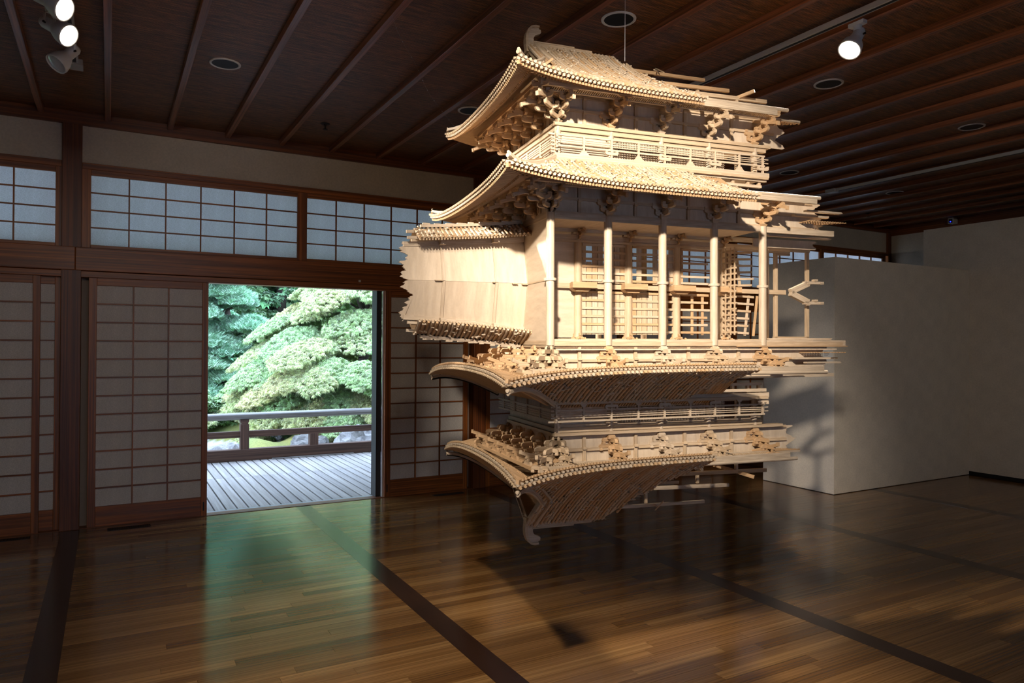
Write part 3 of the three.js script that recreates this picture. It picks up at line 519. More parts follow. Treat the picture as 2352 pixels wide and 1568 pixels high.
  // loose broken tiles strewn over the slope
  { const b = new MB(), n = P.debris; for (let k = 0; k < n; k++) {
      const u = -a + 0.05 + (P.uEnd - 0.02 + a - 0.05) * Math.pow(r(), P.gable ? 0.75 : 0.9), m = Math.min(maxF(u), cutF(u)), d = m * (P.gable ? Math.pow(r(), 0.6) : r()); if (m < 0.03) continue;
      const p = V(u, yF(u, d) + 0.0075, a - d), an = r() * 6.28, l = 0.004 + r() * 0.009, dir = V(Math.cos(an), (r() - 0.5) * 0.7, Math.sin(an)).multiplyScalar(l), k2 = r();
      if (k2 < 0.45) b.bar(p.clone().sub(dir), p.clone().add(dir), 0.004 + r() * 0.005, 0.0018); else if (k2 < 0.8) b.tube(p.clone().sub(dir), p.clone().add(dir), 0.0038, 0.0038, 6); else b.bar(p.clone().sub(dir.multiplyScalar(1.6)), p.clone().add(dir), 0.0022, 0.002);
    } b.mesh('broken_tiles', M.cypressPale, G).userData.kind = 'stuff'; }
  return { G, yF };
}

// a wall of boards behind the brackets, rails and struts, with a torn right edge
function tornEdge(x, y0, y1, r, amp, n = 26) { const o = [], a = r() * 6; for (let k = 0; k <= n; k++) o.push([x + amp * (0.35 * Math.sin(k * 0.42 + a) + (k % 2 ? 0.16 : 0) * r() + 0.16 * (r() - 0.5)), y0 + (y1 - y0) * k / n]); return o; }
function bracketWall(G, z, uL, y0, y1, uR, cols, r, tearAmp = 0.05) {
  const b = new MB(); b.prism([[uL, y1], [uL, y0], ...tornEdge(uR, y0, y1, r, tearAmp)], z - 0.010, z - 0.006); b.mesh('wall_board', M.plywood, G);
  const h = y1 - y0;
  for (const t of [0.02, 0.5, 0.97]) new MB().box(uL, y0 + h * t - 0.006, z - 0.008, uR - 0.02 - r() * 0.05, y0 + h * t + 0.006, z + 0.003).mesh('wall_rail', M.cypress, G);
  for (let k = 0; k + 1 < cols.length; k++) { const u = (cols[k] + cols[k + 1]) / 2; for (const [a0, a1] of [[0.03, 0.5], [0.52, 0.97]]) { const s = new MB(); s.box(u - 0.007, y0 + h * a0, z - 0.007, u + 0.007, y0 + h * a1 - 0.012, z + 0.004); masu(s, u, y0 + h * a1 - 0.013, z + 0.002, 0.017, 0.012); s.mesh('strut', M.cypress, G); } }
  // side wall
  new MB().box(uL - 0.002, y0, 2 * VC - z, uL + 0.002, y1, z).mesh('side_board', M.plywood, G);
  for (const t of [0.02, 0.5, 0.97]) new MB().box(uL - 0.008, y0 + h * t - 0.006, 2 * VC - z, uL + 0.002, y0 + h * t + 0.006, z).mesh('wall_rail', M.cypress, G);
  for (const zz of [-0.1, -0.2, -0.4, -0.5]) new MB().box(uL - 0.006, y0, zz - 0.007, uL + 0.002, y1, zz + 0.007).mesh('strut', M.cypress, G);
}
function brackets(G, cols, y, z, uL, broken) {
  cols.forEach((u, k) => { const o = addMesh('bracket_set', k === 0 ? bracketCorner : BR, WD[k % 3], G); o.position.set(u, y, z); });
  for (const zz of [z - 0.155, VC, 2 * VC - z + 0.155]) { const o = addMesh('bracket_set', BRS, M.cypressWarm, G); o.position.set(uL, y, zz); o.rotation.y = -Math.PI / 2; }
  { const o = addMesh('bracket_set', bracketCorner, M.cypressWarm, G); o.position.set(uL, y, 2 * VC - z); o.rotation.y = -Math.PI / 2; }
  void broken;
}
function purlins(G, list) { for (const [z, y, u0, u1, w, h, round] of list) { const b = new MB(); round ? b.tube(V(u0, y, z), V(u1, y, z), w, w * 0.97, 12) : b.box(u0, y - h / 2, z - w / 2, u1, y + h / 2, z + w / 2); b.mesh('purlin', M.cypressPale, G); } }
function slats(G, u0, u1, za, ya, zb, yb, step, name) { const b = new MB(); for (let u = u0; u < u1; u += step) b.bar(V(u, ya, za), V(u, yb, zb), 0.0038, 0.0038); b.mesh(name, M.cypress, G).userData.kind = 'stuff'; }
function coffer(G, u0, u1, z0, z1, y, skew) { const b = new MB(); for (let u = u0; u <= u1; u += 0.015) { const e = (u - u0) / (u1 - u0); b.box(u - 0.0022, y - 0.0018, z0 + (z1 - z0) * skew * e, u + 0.0022, y + 0.0018, z1); } for (let z = z0; z <= z1; z += 0.015) { const e = skew ? clamp((z - z0) / ((z1 - z0) * skew) , 0, 1) : 1; b.box(u0, y - 0.0015, z - 0.0022, u0 + (u1 - u0) * e, y + 0.0015, z + 0.0022); } b.mesh('coffered_ceiling', M.cypressWarm, G); }

for (const s of [1, -1]) {
  const r = rng(s > 0 ? 301 : 707), inv = s < 0 ? 'upside-down ' : '';
  const cols0 = [0, 1, 2, 3, 4].map((k) => k * BAY), cols1 = [0.04, 0.283, 0.525, 0.768, 1.014];
  // ---- lower storey below the skirt roof
  const Lw = partOf('bracket_storey', s, inv + 'bracket course below the skirt roof');
  bracketWall(Lw, -0.002, 0, COLTOP, 0.395, s > 0 ? 1.36 : 1.40, cols0, r, 0.06);
  brackets(Lw, cols0, COLTOP, 0, 0);
  purlins(Lw, [[0.132, 0.388, -0.13, s > 0 ? 1.25 : 1.29, 0.0085, 0, true], [0.132, 0.372, -0.13, s > 0 ? 1.23 : 1.27, 0.012, 0.022, false], [0.088, 0.366, -0.09, 1.20, 0.010, 0.012, false], [0.0, 0.408, 0, s > 0 ? 1.18 : 1.45, 0.014, 0.016, false], [0.0, 0.258, 0, s > 0 ? 1.45 : 1.52, 0.014, 0.026, false], [-0.305, 0.258, 0.1, 1.55, 0.014, 0.022, false], [-0.61, 0.258, 0, 1.2, 0.014, 0.026, false], [-0.61, 0.38, 0, 1.2, 0.014, 0.02, false]]);
  slats(Lw, -0.07, 1.06, 0.128, 0.372, 0.092, 0.366, 0.0095, 'purlin_slats'); 
  for (const z of [-0.22, -0.38, VC]) new MB().box(0, 0.405, z - 0.008, 1.05 + r() * 0.15, 0.425, z + 0.008).mesh('purlin', M.cypress, Lw);
  { new MB().box(-0.138, 0.380, 2 * VC - 0.10, -0.126, 0.394, 0.10).mesh('purlin', M.cypressWarm, Lw); new MB().box(-0.093, 0.36, 2 * VC - 0.08, -0.083, 0.372, 0.08).mesh('purlin', M.cypressWarm, Lw); const sl = new MB(); for (let z = 2 * VC - 0.08; z < 0.09; z += 0.0095) sl.bar(V(-0.128, 0.378, z), V(-0.006, 0.352, z), 0.0038, 0.0038); sl.mesh('purlin_slats', M.cypressWarm, Lw).userData.kind = 'stuff'; }
  coffer(Lw, 1.26, 1.47, -0.13, 0.06, 0.302, 0.95);
  for (const [u0, u1, y0, y1, z] of [[1.25, 1.45, 0.345, 0.352, 0.05], [1.2, 1.40, 0.325, 0.333, 0.03], [1.1, 1.47, 0.236, 0.243, -0.03], [1.1, 1.43, 0.30, 0.306, -0.05]]) { const b = new MB(); b.prism([[u0, y1], [u0, y0], [u1 - 0.02 * r(), y0 - 0.001], ...tornEdge(u1, y0, y1, r, 0.02, 3)], z - 0.02, z + 0.004); b.mesh('torn_board', M.cypressPale, Lw); }
  for (const [u0, u1, y0, y1, z] of (s > 0 ? [[1.04, 1.40, 0.272, 0.335, -0.045], [1.08, 1.44, 0.196, 0.236, -0.11], [1.02, 1.36, 0.335, 0.40, -0.035]] : [[1.04, 1.38, 0.28, 0.335, -0.045], [1.02, 1.40, 0.335, 0.40, -0.035]])) { const b = new MB(); b.prism([[u0, y1], [u0, y0], ...tornEdge(u1, y0, y1, r, 0.035, 18)], z - 0.004, z); b.mesh('torn_board', M.plywood, Lw); }
  // boards that close the storey above the gateway
  new MB().box(0, 0.262, 2 * VC, 1.08, 0.266, 0).mesh('ceiling_board', M.plywood, Lw);
  // ---- skirt roof
  roof({ name: 'skirt_roof', label: inv + 'lower tiled skirt roof with a broken end', a: 0.29, w0: s > 0 ? 0.337 : 0.362, lift: 0.056, L: 0.22, A: 0.42, B: 0.60, hipF: 0.24, hipL: 0.29, dTop: 0.24, uTop: 0.60, uEnd: 0.80, gable: false, debris: s > 0 ? 620 : 420 }, s, s > 0 ? 41 : 42);
  // ---- gallery with railing
  const Ga = partOf('gallery', s, inv + 'gallery with railing and lattice windows');
  const gz = -0.02, gu = 0.04;
  for (const [y0, y1, z0, z1, u0, u1] of [[0.480, 0.500, -0.66, 0.052, -0.002, 1.04], [0.462, 0.476, 0.030, 0.046, 0.3, 1.03], [0.436, 0.448, 0.022, 0.038, 0.5, 1.01]]) new MB().box(u0, y0, z0, u1, y1, z1).mesh('gallery_beam', M.cypressPale, Ga);
  new MB().box(gu, 0.50, gz - 0.006, 0.283, 0.60, gz - 0.002).mesh('gallery_panel', M.plywood, Ga); new MB().box(gu - 0.003, 0.50, 2 * VC - gz, gu + 0.003, 0.62, gz).mesh('gallery_panel', M.plywood, Ga);
  new MB().box(gu, 0.50, 2 * VC - gz - 0.003, 1.0, 0.62, 2 * VC - gz + 0.003).mesh('gallery_panel', M.plywood, Ga);
  for (const y of [0.513, 0.602]) new MB().box(gu, y - 0.006, gz - 0.008, 1.03, y + 0.006, gz + 0.003).mesh('gallery_rail', M.cypress, Ga);
  new MB().box(gu - 0.01, 0.610, gz - 0.012, s > 0 ? 1.07 : 1.05, 0.627, gz + 0.012).mesh('gallery_lintel', M.cypress, Ga); new MB().box(gu - 0.012, 0.610, 2 * VC - gz, gu + 0.012, 0.627, gz).mesh('gallery_lintel', M.cypress, Ga);
  new MB().box(gu - 0.02, 0.629, gz - 0.016, s > 0 ? 1.09 : 1.16, 0.641, gz + 0.020).mesh('wall_plate', M.cypress, Ga); new MB().box(gu - 0.02, 0.629, 2 * VC - gz, gu + 0.012, 0.641, gz).mesh('wall_plate', M.cypress, Ga);
  cols1.forEach((u, k) => { const b = new MB(); b.tube(V(u, 0.50, gz), V(u, 0.629, gz), 0.0135, 0.0135, 16); b.tube(V(u, 0.582, gz), V(u, 0.594, gz), 0.017, 0.017, 16); b.mesh('gallery_column', M.cypressPale, Ga); if (k) { const d = new MB(); arm(d, u - 0.027, u + 0.027, 0.583, gz + 0.010, 0.014, 0.006); d.mesh('gallery_bracket', M.cypress, Ga); } });
  for (let k = 1; k < 4; k++) { // lattice windows of upright bars and cross bars
    const b = new MB(), u0 = cols1[k] + 0.018, u1 = cols1[k + 1] - (k === 3 ? 0.16 : 0.018);
    for (let u = u0; u < u1; u += 0.0078) b.box(u - 0.0016, 0.519, gz - 0.003, u + 0.0016, 0.596, gz + 0.001); for (const y of [0.528, 0.537, 0.546, 0.555, 0.564]) b.box(u0, y - 0.0016, gz + 0.001, u1, y + 0.0016, gz + 0.004); b.mesh('lattice_window', M.cypressPale, Ga);
    if (k === 3) new MB().box(u1 + 0.055, 0.519, gz - 0.003, u1 + 0.063, 0.596, gz + 0.003).mesh('window_mullion', M.cypress, Ga);
  }
  const rz = 0.044, ru = 0.002, railY = [0.5325, 0.5455, 0.554, 0.5625, 0.576];
  railY.forEach((y, k) => { const t = k === 0 || k === 4 ? 0.0075 : 0.0038; new MB().box(ru - (k === 4 ? 0.03 : 0.015), y - t / 2, rz - t / 2, 1.02 + (k % 2) * 0.02, y + t / 2, rz + t / 2).mesh('railing_rail', M.cypressPale, Ga); new MB().box(ru - t / 2, y - t / 2, 2 * VC - rz, ru + t / 2, y + t / 2, rz + 0.015).mesh('railing_rail', M.cypressPale, Ga); });
  for (let k = 0; k <= 8; k++) { const u = ru + k * 0.126; const b = new MB(); b.box(u - 0.004, 0.50, rz - 0.0045, u + 0.004, 0.579, rz + 0.0045); b.mesh('railing_post', M.cypressPale, Ga); if (k % 2) { const d = new MB(); d.prism([[u - 0.026, 0.50], [u + 0.026, 0.50], [u + 0.016, 0.508], [u + 0.008, 0.519], [u - 0.008, 0.519], [u - 0.016, 0.508]], rz - 0.004, rz + 0.006); d.mesh('railing_bracket', M.cypressPale, Ga); } else if (k) { const d = new MB(); arm(d, u - 0.03, u + 0.03, 0.512, rz + 0.002, 0.012, 0.008); for (const x of [-0.024, 0, 0.024]) masu(d, u + x, 0.523, rz + 0.002, 0.011, 0.008); d.mesh('railing_bracket', M.cypressPale, Ga); } }
  for (let k = 1; k <= 4; k++) new MB().box(ru - 0.004, 0.50, rz - k * 0.155 - 0.004, ru + 0.004, 0.579, rz - k * 0.155 + 0.004).mesh('railing_post', M.cypressPale, Ga);
  { const b = new MB(); for (const y of [0.505, 0.517, 0.5325, 0.547, 0.562]) { b.tube(V(ru - 0.018, y, rz), V(ru + 0.02, y, rz), 0.0045, 0.0045, 8); b.tube(V(ru, y + 0.006, rz - 0.02), V(ru, y + 0.006, rz + 0.018), 0.0045, 0.0045, 8); } b.mesh('railing_corner', M.cypressPale, Ga); }
  new MB().box(gu, 0.625, 2 * VC - gz, 1.0, 0.629, gz).mesh('ceiling_board', M.plywood, Ga);
  for (const u of [0.86, 0.94, 1.0]) new MB().box(u - 0.006, 0.44, 0.022, u + 0.006, 0.48, 0.036).mesh('gallery_beam', M.cypress, Ga);
  // ---- upper bracket course
  const Up = partOf('bracket_storey', s, inv + 'bracket course below the top roof');
  bracketWall(Up, gz, gu, 0.641, 0.765, s > 0 ? 1.16 : 1.22, cols1, r, 0.07); brackets(Up, cols1, 0.641, gz, gu);
  purlins(Up, [[0.112, 0.770, -0.09, s > 0 ? 1.09 : 1.14, 0.0085, 0, true], [0.112, 0.754, -0.09, s > 0 ? 1.03 : 1.10, 0.012, 0.026, false], [0.07, 0.742, -0.05, 1.05, 0.010, 0.012, false], [-0.02, 0.772, 0.02, 1.08, 0.014, 0.016, false], [-0.59, 0.772, 0.02, 1.0, 0.014, 0.016, false]]);
  slats(Up, -0.03, 1.02, 0.108, 0.748, 0.072, 0.740, 0.0095, 'purlin_slats'); 
  { const e = new MB(); e.box(-0.098, 0.752, 2 * VC - 0.08, -0.086, 0.766, 0.08); e.mesh('purlin', M.cypressWarm, Up); const sl = new MB(); for (let z = 2 * VC - 0.06; z < 0.07; z += 0.0095) sl.bar(V(-0.088, 0.752, z), V(0.034, 0.726, z), 0.0038, 0.0038); sl.mesh('purlin_slats', M.cypressWarm, Up).userData.kind = 'stuff'; }
  coffer(Up, 1.06, 1.21, -0.04, 0.05, 0.742, 0.9);
  { const b = new MB(); b.box(1.06, 0.745, 0.045, 1.21, 0.753, 0.055); b.mesh('torn_board', M.cypressPale, Up); }
  new MB().box(gu, 0.766, 2 * VC - gz, 0.62, 0.770, gz).mesh('ceiling_board', M.plywood, Up);
  // ---- hip-and-gable roof
  roof({ name: 'hip_gable_roof', label: inv + 'top hip-and-gable roof with curled ridge finial', a: 0.225, w0: 0.727, lift: 0.066, L: 0.20, A: 0.458, B: 0.363, hipF: 0.343, hipL: 0.243, dTop: 0.53, uTop: s > 0 ? 0.45 : 0.40, uEnd: s > 0 ? 0.595 : 0.64, gable: true, debris: 420 }, s, s > 0 ? 51 : 52);
}

{ // ---- gateway at the waterline: columns, lattice doors, frames
  const C = partOf('gateway', 1, 'tall columns and ruined lattice doors at the mirror line');
  for (let k = 0; k < 5; k++) { const b = new MB(), u = k * BAY; b.tube(V(u, -COLTOP, 0), V(u, COLTOP, 0), 0.0172, 0.0172, 20); b.mesh('column', M.cypressPale, C); const d = new MB(); d.tube(V(u, -0.005, 0), V(u, 0.003, 0), 0.0262, 0.0262, 20); d.tube(V(u, -0.008, 0), V(u, -0.005, 0), 0.021, 0.0262, 20, false); d.mesh('column_ring', M.cypressPale, C); }
  for (let k = 0; k < 4; k++) { const b = new MB(), u = k * BAY; b.tube(V(u, -0.25, 2 * VC), V(u, 0.25, 2 * VC), 0.016, 0.016, 14); b.mesh('column', M.cypress, C); }
  for (let k = 1; k < 6; k++) { const u = k * BAY + 0.002, b = new MB(); b.tube(V(u, -0.235, VC), V(u, 0.215, VC), 0.0185, 0.0185, 18); b.mesh('inner_column', M.cypress, C);
    if (k < 5) { const d = new MB(); d.prism([[u - 0.05, 0.012], [u - 0.05, -0.012], [u - 0.03, -0.026], [u + 0.03, -0.026], [u + 0.05, -0.012], [u + 0.05, 0.012]], VC + 0.014, VC + 0.05); d.box(u - 0.058, -0.012, VC + 0.05, u + 0.062, 0.014, VC + 0.075); d.mesh('waterline_seat', M.cypressWarm, C); for (const sg of [1, -1]) { const e = addMesh('inner_bracket', BR, M.cypressWarm, C); e.position.set(u, sg * 0.205, VC); e.scale.set(0.62, sg * 0.6, 0.5); } } }
  // first bay: solid panel and its frame
  new MB().box(0.01, -0.235, VC - 0.004, BAY, 0.215, VC).mesh('panel', M.plywood, C);
  for (const x of [0.248, 0.028]) new MB().box(x - 0.002, -0.225, VC, x + 0.002, 0.205, VC + 0.003).mesh('panel_trim', M.cypress, C);
  // side wall from the corner column back to the wing
  new MB().box(-0.003, -0.262, VC, 0.003, 0.262, -0.012).mesh('side_panel', M.plywood, C); new MB().box(-0.005, -0.005, VC, 0.0045, 0.001, -0.016).mesh('panel_trim', M.cypress, C);
  for (const y of [-0.262, 0.262]) new MB().box(-0.008, y - 0.012, VC, 0.008, y + 0.012, -0.012).mesh('panel_trim', M.cypress, C);
  new MB().box(-0.003, -0.20, 2 * VC, 0.003, 0.262, VC).mesh('side_panel', M.plywood, C);
  // sills and heads
  for (const [y, z, u1, h] of [[-0.252, VC + 0.004, 1.60, 0.026], [0.222, VC + 0.004, 1.58, 0.022], [-0.0, VC + 0.012, 1.42, 0.022], [-0.262, 0.0, 1.50, 0.020], [0.205, VC + 0.008, 1.45, 0.010]]) new MB().box(0, y - h / 2, z - 0.010, u1, y + h / 2, z + 0.010).mesh('beam', M.cypress, C);
  new MB().box(0, -0.29, VC - 0.01, 1.46, -0.284, 0.015).mesh('floor_board', M.plywood, C);
  new MB().box(0.9, -0.276, -0.05, 1.52, -0.271, 0.02).mesh('torn_board', M.cypressWarm, C); new MB().box(1.0, -0.332, -0.02, 1.47, -0.326, 0.01).mesh('torn_board', M.cypressWarm, C); new MB().box(1.0, -0.262, -0.10, 1.46, -0.257, -0.06).mesh('torn_board', M.cypressPale, C);
  // lattice doors: flat cross slats in front, upright slats behind, more and more of them lost towards the right
  const r = rng(88);
  const lattice = (u0, u1, lost, shear) => {
    for (const s of [1, -1]) {
      const y0 = s > 0 ? 0.018 : -0.22, y1 = s > 0 ? 0.20 : -0.018, cu = (u0 + u1) / 2, map = (u, y) => V(u + shear * s * (y - (y0 + y1) / 2) + shear * 0.1, y + shear * -s * 0.35 * (u - cu), 0), z = VC + 0.006;
      const rows = s > 0 ? 6 : 6;
      for (let k = 0; k < rows; k++) { const y = y0 + 0.012 + k * (y1 - y0 - 0.02) / (rows - 1), e = u1 - (lost > 0.5 ? 0.02 + r() * 0.03 : 0); const a = map(u0, y), b = map(e, y); a.z = b.z = z; new MB().bar(a, b, 0.004, 0.0105).mesh('lattice_slat', WD[Math.floor(r() * 3)], C); }
      const n = lost > 0.5 ? 4 : 8;
      for (let k = 0; k < n; k++) { if (r() < lost * 0.6) continue; const u = u0 + 0.008 + k * (u1 - u0 - 0.016) / (n - 1); const top = r() < lost ? y1 - (y1 - y0) * r() * 0.5 : y1; const a = map(u, y0), b = map(u, s > 0 ? top : y1), wd = lost > 0.5 ? 0.014 : (u1 - u0) / n * 0.94; a.z = b.z = z - 0.006; new MB().bar(a, b, 0.0035, wd, V(1, 0, 0)).mesh('lattice_slat', WD[Math.floor(r() * 3)], C); }
    }
  };
  lattice(BAY + 0.022, 2 * BAY - 0.02, 0.28, 0); lattice(2 * BAY + 0.022, 3 * BAY - 0.02, 0.4, 0); lattice(3 * BAY + 0.024, 4 * BAY - 0.045, 0.75, 0); lattice(4 * BAY + 0.05, 5 * BAY - 0.04, 0.7, -0.12);
  // an opened lattice leaf standing at the fourth inner column
  { const u = 4 * BAY - 0.012; for (let k = 0; k < 15; k++) new MB().box(u - 0.003, -0.21 + k * 0.028, VC + 0.01, u + 0.003, -0.202 + k * 0.028, VC + 0.13).mesh('lattice_slat', M.cypress, C); for (const z of [0.02, 0.05, 0.09, 0.12]) new MB().box(u - 0.006, -0.22, VC + z, u - 0.002, 0.2, VC + z + 0.008).mesh('lattice_slat', M.cypress, C); }
  for (const u of [BAY + 0.016, 2 * BAY - 0.014, 2 * BAY + 0.016, 3 * BAY - 0.014, 3 * BAY + 0.016, 4 * BAY + 0.02, 4 * BAY + 0.045]) new MB().box(u - 0.005, -0.24, VC - 0.006, u + 0.005, 0.21, VC + 0.006).mesh('door_stile', M.cypress, C);
  // bare frame at the broken end
  for (const [x, y0, y1] of [[1.372, -0.24, 0.21], [1.572, 0.06, 0.21], [1.572, -0.235, -0.06]]) new MB().box(x - 0.008, y0, VC - 0.008, x + 0.008, y1, VC + 0.008).mesh('frame_post', M.cypress, C);
  new MB().box(1.36, -0.238, VC - 0.008, 1.58, -0.225, VC + 0.008).mesh('frame_rail', M.cypress, C); new MB().box(1.372, 0.190, VC - 0.006, 1.46, 0.2, VC + 0.006).mesh('frame_rail', M.cypress, C);
  for (const s of [1, -1]) { const b = new MB(), z = VC + 0.03; b.bar(V(1.44, s * 0.004, z), V(1.55, s * 0.048, z), 0.024, 0.028); b.box(1.525, s * 0.052 - 0.007, z - 0.012, 1.645, s * 0.052 + 0.007, z + 0.012); masu(b, 1.545, s * 0.052 - 0.014, z + 0.006, 0.02, 0.012); masu(b, 1.59, s * 0.052 + 0.004, z + 0.006, 0.022, 0.014); masu(b, 1.63, s * 0.052 - 0.008, z + 0.006, 0.02, 0.014); b.mesh('broken_bracket', M.cypressPale, C); }
}

// ---- wing wall at the left with its little roofs, torn at the outer end
{
  const Wg = partOf('wing_wall', 1, 'curved side wall with small tiled copings and torn outer edge'), r = rng(515);
  const lean = (mesh) => { const P = mesh.geometry.attributes.position; for (let k = 0; k < P.count; k++) P.setZ(k, P.getZ(k) + 0.26 * (0.19 - Math.abs(P.getY(k)))); mesh.geometry.computeVertexNormals(); return mesh; };   // both halves lean back from the waterline
  const top = (u) => { const t = clamp((u + 0.56) / 0.6, 0, 1); return 0.156 + 0.030 * t + 0.022 * t * t; }, z = VC + 0.005;
  const left = []; for (let k = 0; k <= 110; k++) { const q = k * 0.4, y = -0.17 + 0.335 * k / 110, base = -0.552 + 0.008 * Math.sin(q * 0.9 + 1) + 0.006 * Math.sin(q * 2.3) + (q > 7 && q < 19 ? 0.032 * Math.sin((q - 7) / 12 * Math.PI) : 0) + (q > 33 && q < 38 ? 0.014 : 0); left.push([base + (k % 2 ? 0.008 : 0) * r() - 0.004 * r(), y]); }
  const tp = [], bt = []; for (let k = 0; k <= 14; k++) { const u = -0.53 + 0.535 * k / 14; tp.push([u, top(u)]); bt.unshift([u, -top(u)]); }
  lean(new MB().prism([...bt, ...left.filter(([, y]) => y < -0.004), [-0.53, -0.0004], [0.005, -0.0004]].reverse(), z - 0.010, z - 0.001).mesh('wall_sheet', M.plywood, Wg));
  lean(new MB().prism([...tp, [0.005, 0.0004], [-0.53, 0.0004], ...left.filter(([, y]) => y > 0.004)], z - 0.010, z).mesh('wall_sheet', M.plywood, Wg));
  for (const u of [-0.381, -0.146]) for (const s of [1, -1]) new MB().box(u - 0.0065, s > 0 ? 0.002 : -top(u), z, u + 0.0065, s > 0 ? top(u) : 0.0, z + 0.0052).mesh('wall_batten', M.cypressPale, Wg).geometry.userData.lean = 1;
  for (const s of [1, -1]) new MB().box(-0.004, s > 0 ? 0.001 : -0.2, z, 0.012, s > 0 ? 0.2 : -0.001, z + 0.006).mesh('wall_batten', M.cypressPale, Wg).geometry.userData.lean = 1;
  Wg.children.filter((o) => o.geometry.userData.lean).forEach(lean);
  for (const [u0, u1, y] of [[-0.42, -0.385, 0.003], [-0.165, -0.155, 0.002], [-0.075, -0.052, -0.002], [-0.03, 0.0, -0.003]]) new MB().box(u0, y - 0.003, z + 0.045, u1, y + 0.001, z + 0.060).mesh('waterline_chip', M.cypress, Wg);
  for (const s of [1, -1]) {
    const put = (b, name, mat = M.cypress, kind) => { const o = b.mesh(name, mat, Wg); o.scale.y = s; if (kind) o.userData.kind = kind; };
    const line = (zz, dy, u0, u1) => { const o = []; for (let u = u0; u <= u1 + 1e-6; u += 0.045) o.push(V(u, top(u) + dy, zz)); return o; };
    for (const [zz, dy, u0, w, h] of [[z + 0.008, -0.004, -0.545, 0.016, 0.020], [z + 0.045, 0.018, -0.535, 0.012, 0.012], [z - 0.045, 0.018, -0.5, 0.012, 0.012], [z, 0.05, -0.53, 0.012, 0.012], [z, 0.073, -0.47, 0.016, 0.012]]) put(new MB().sweep(line(zz, dy, u0, 0.005), V(0, 0, 1), w, h), 'coping_beam', M.cypressPale);
    for (const sg of [1, -1]) { const q = new MB(); for (let u = -0.50; u < 0; u += 0.05) q.quad(V(u, top(u) + 0.012, z + sg * 0.095), V(u + 0.05, top(u + 0.05) + 0.012, z + sg * 0.095), V(u + 0.05, top(u + 0.05) + 0.062, z), V(u, top(u) + 0.062, z)); put(q, 'coping_deck'); }
    { const b = new MB(); for (let u = -0.49; u < 0.01; u += 0.0128) b.bar(V(u, top(u) + 0.004, z + 0.097), V(u, top(u) + 0.034, z + 0.03), 0.0062, 0.007); put(b, 'rafters', M.cypress, 'stuff'); }
    for (const u of [-0.381, -0.146]) put(new MB().box(u - 0.012, top(u) - 0.012, z, u + 0.012, top(u) + 0.004, z + 0.05), 'coping_bracket', M.cypressPale);
    for (let u = -0.46; u < -0.02; u += 0.05) put(new MB().box(u, top(u) + 0.077, z - 0.007, u + 0.02 + r() * 0.03, top(u) + 0.083 + r() * 0.004, z + 0.007), 'ridge_piece', M.cypressPale);
    { const b = new MB(); for (let k = 0; k < 46; k++) { const u = -0.5 + 0.46 * Math.pow(r(), 1.3), t = r(), an = r() * 6.28, p = V(u, top(u) + 0.022 + 0.05 * t, z + 0.095 * (1 - t)), d = V(Math.cos(an), (r() - 0.5), Math.sin(an)).multiplyScalar(0.008); r() < 0.5 ? b.tube(p.clone().sub(d), p.clone().add(d), 0.004, 0.004, 6) : b.bar(p.clone().sub(d), p.clone().add(d), 0.006, 0.002); } put(b, 'broken_tiles', M.cypressPale, 'stuff'); }
    for (let u = -0.493; u < 0.004; u += 0.0182) { const a = new MB(), lost = u < -0.45 ? r() * 0.5 : 0, o = []; for (let j = 0; j <= 3; j++) { const t = j / 3 * (1 - lost); o.push(V(u, top(u) + 0.0135 + 0.05 * t, z + 0.098 * (1 - t))); } a.arch(o, V(1, 0, 0), 0.0056, 5); const m = a.mesh('roof_tile_row', WD[Math.floor(r() * 3)], Wg); m.scale.y = s; }
    { const a = new MB(); for (let u = -0.48; u < 0; u += 0.0182) { a.arch([V(u, top(u) + 0.0135, z - 0.098), V(u, top(u) + 0.0635, z)], V(1, 0, 0), 0.0056, 3); } const m = a.mesh('rear_tiles', M.cypress, Wg); m.scale.y = s; m.userData.kind = 'stuff'; }
  }
}
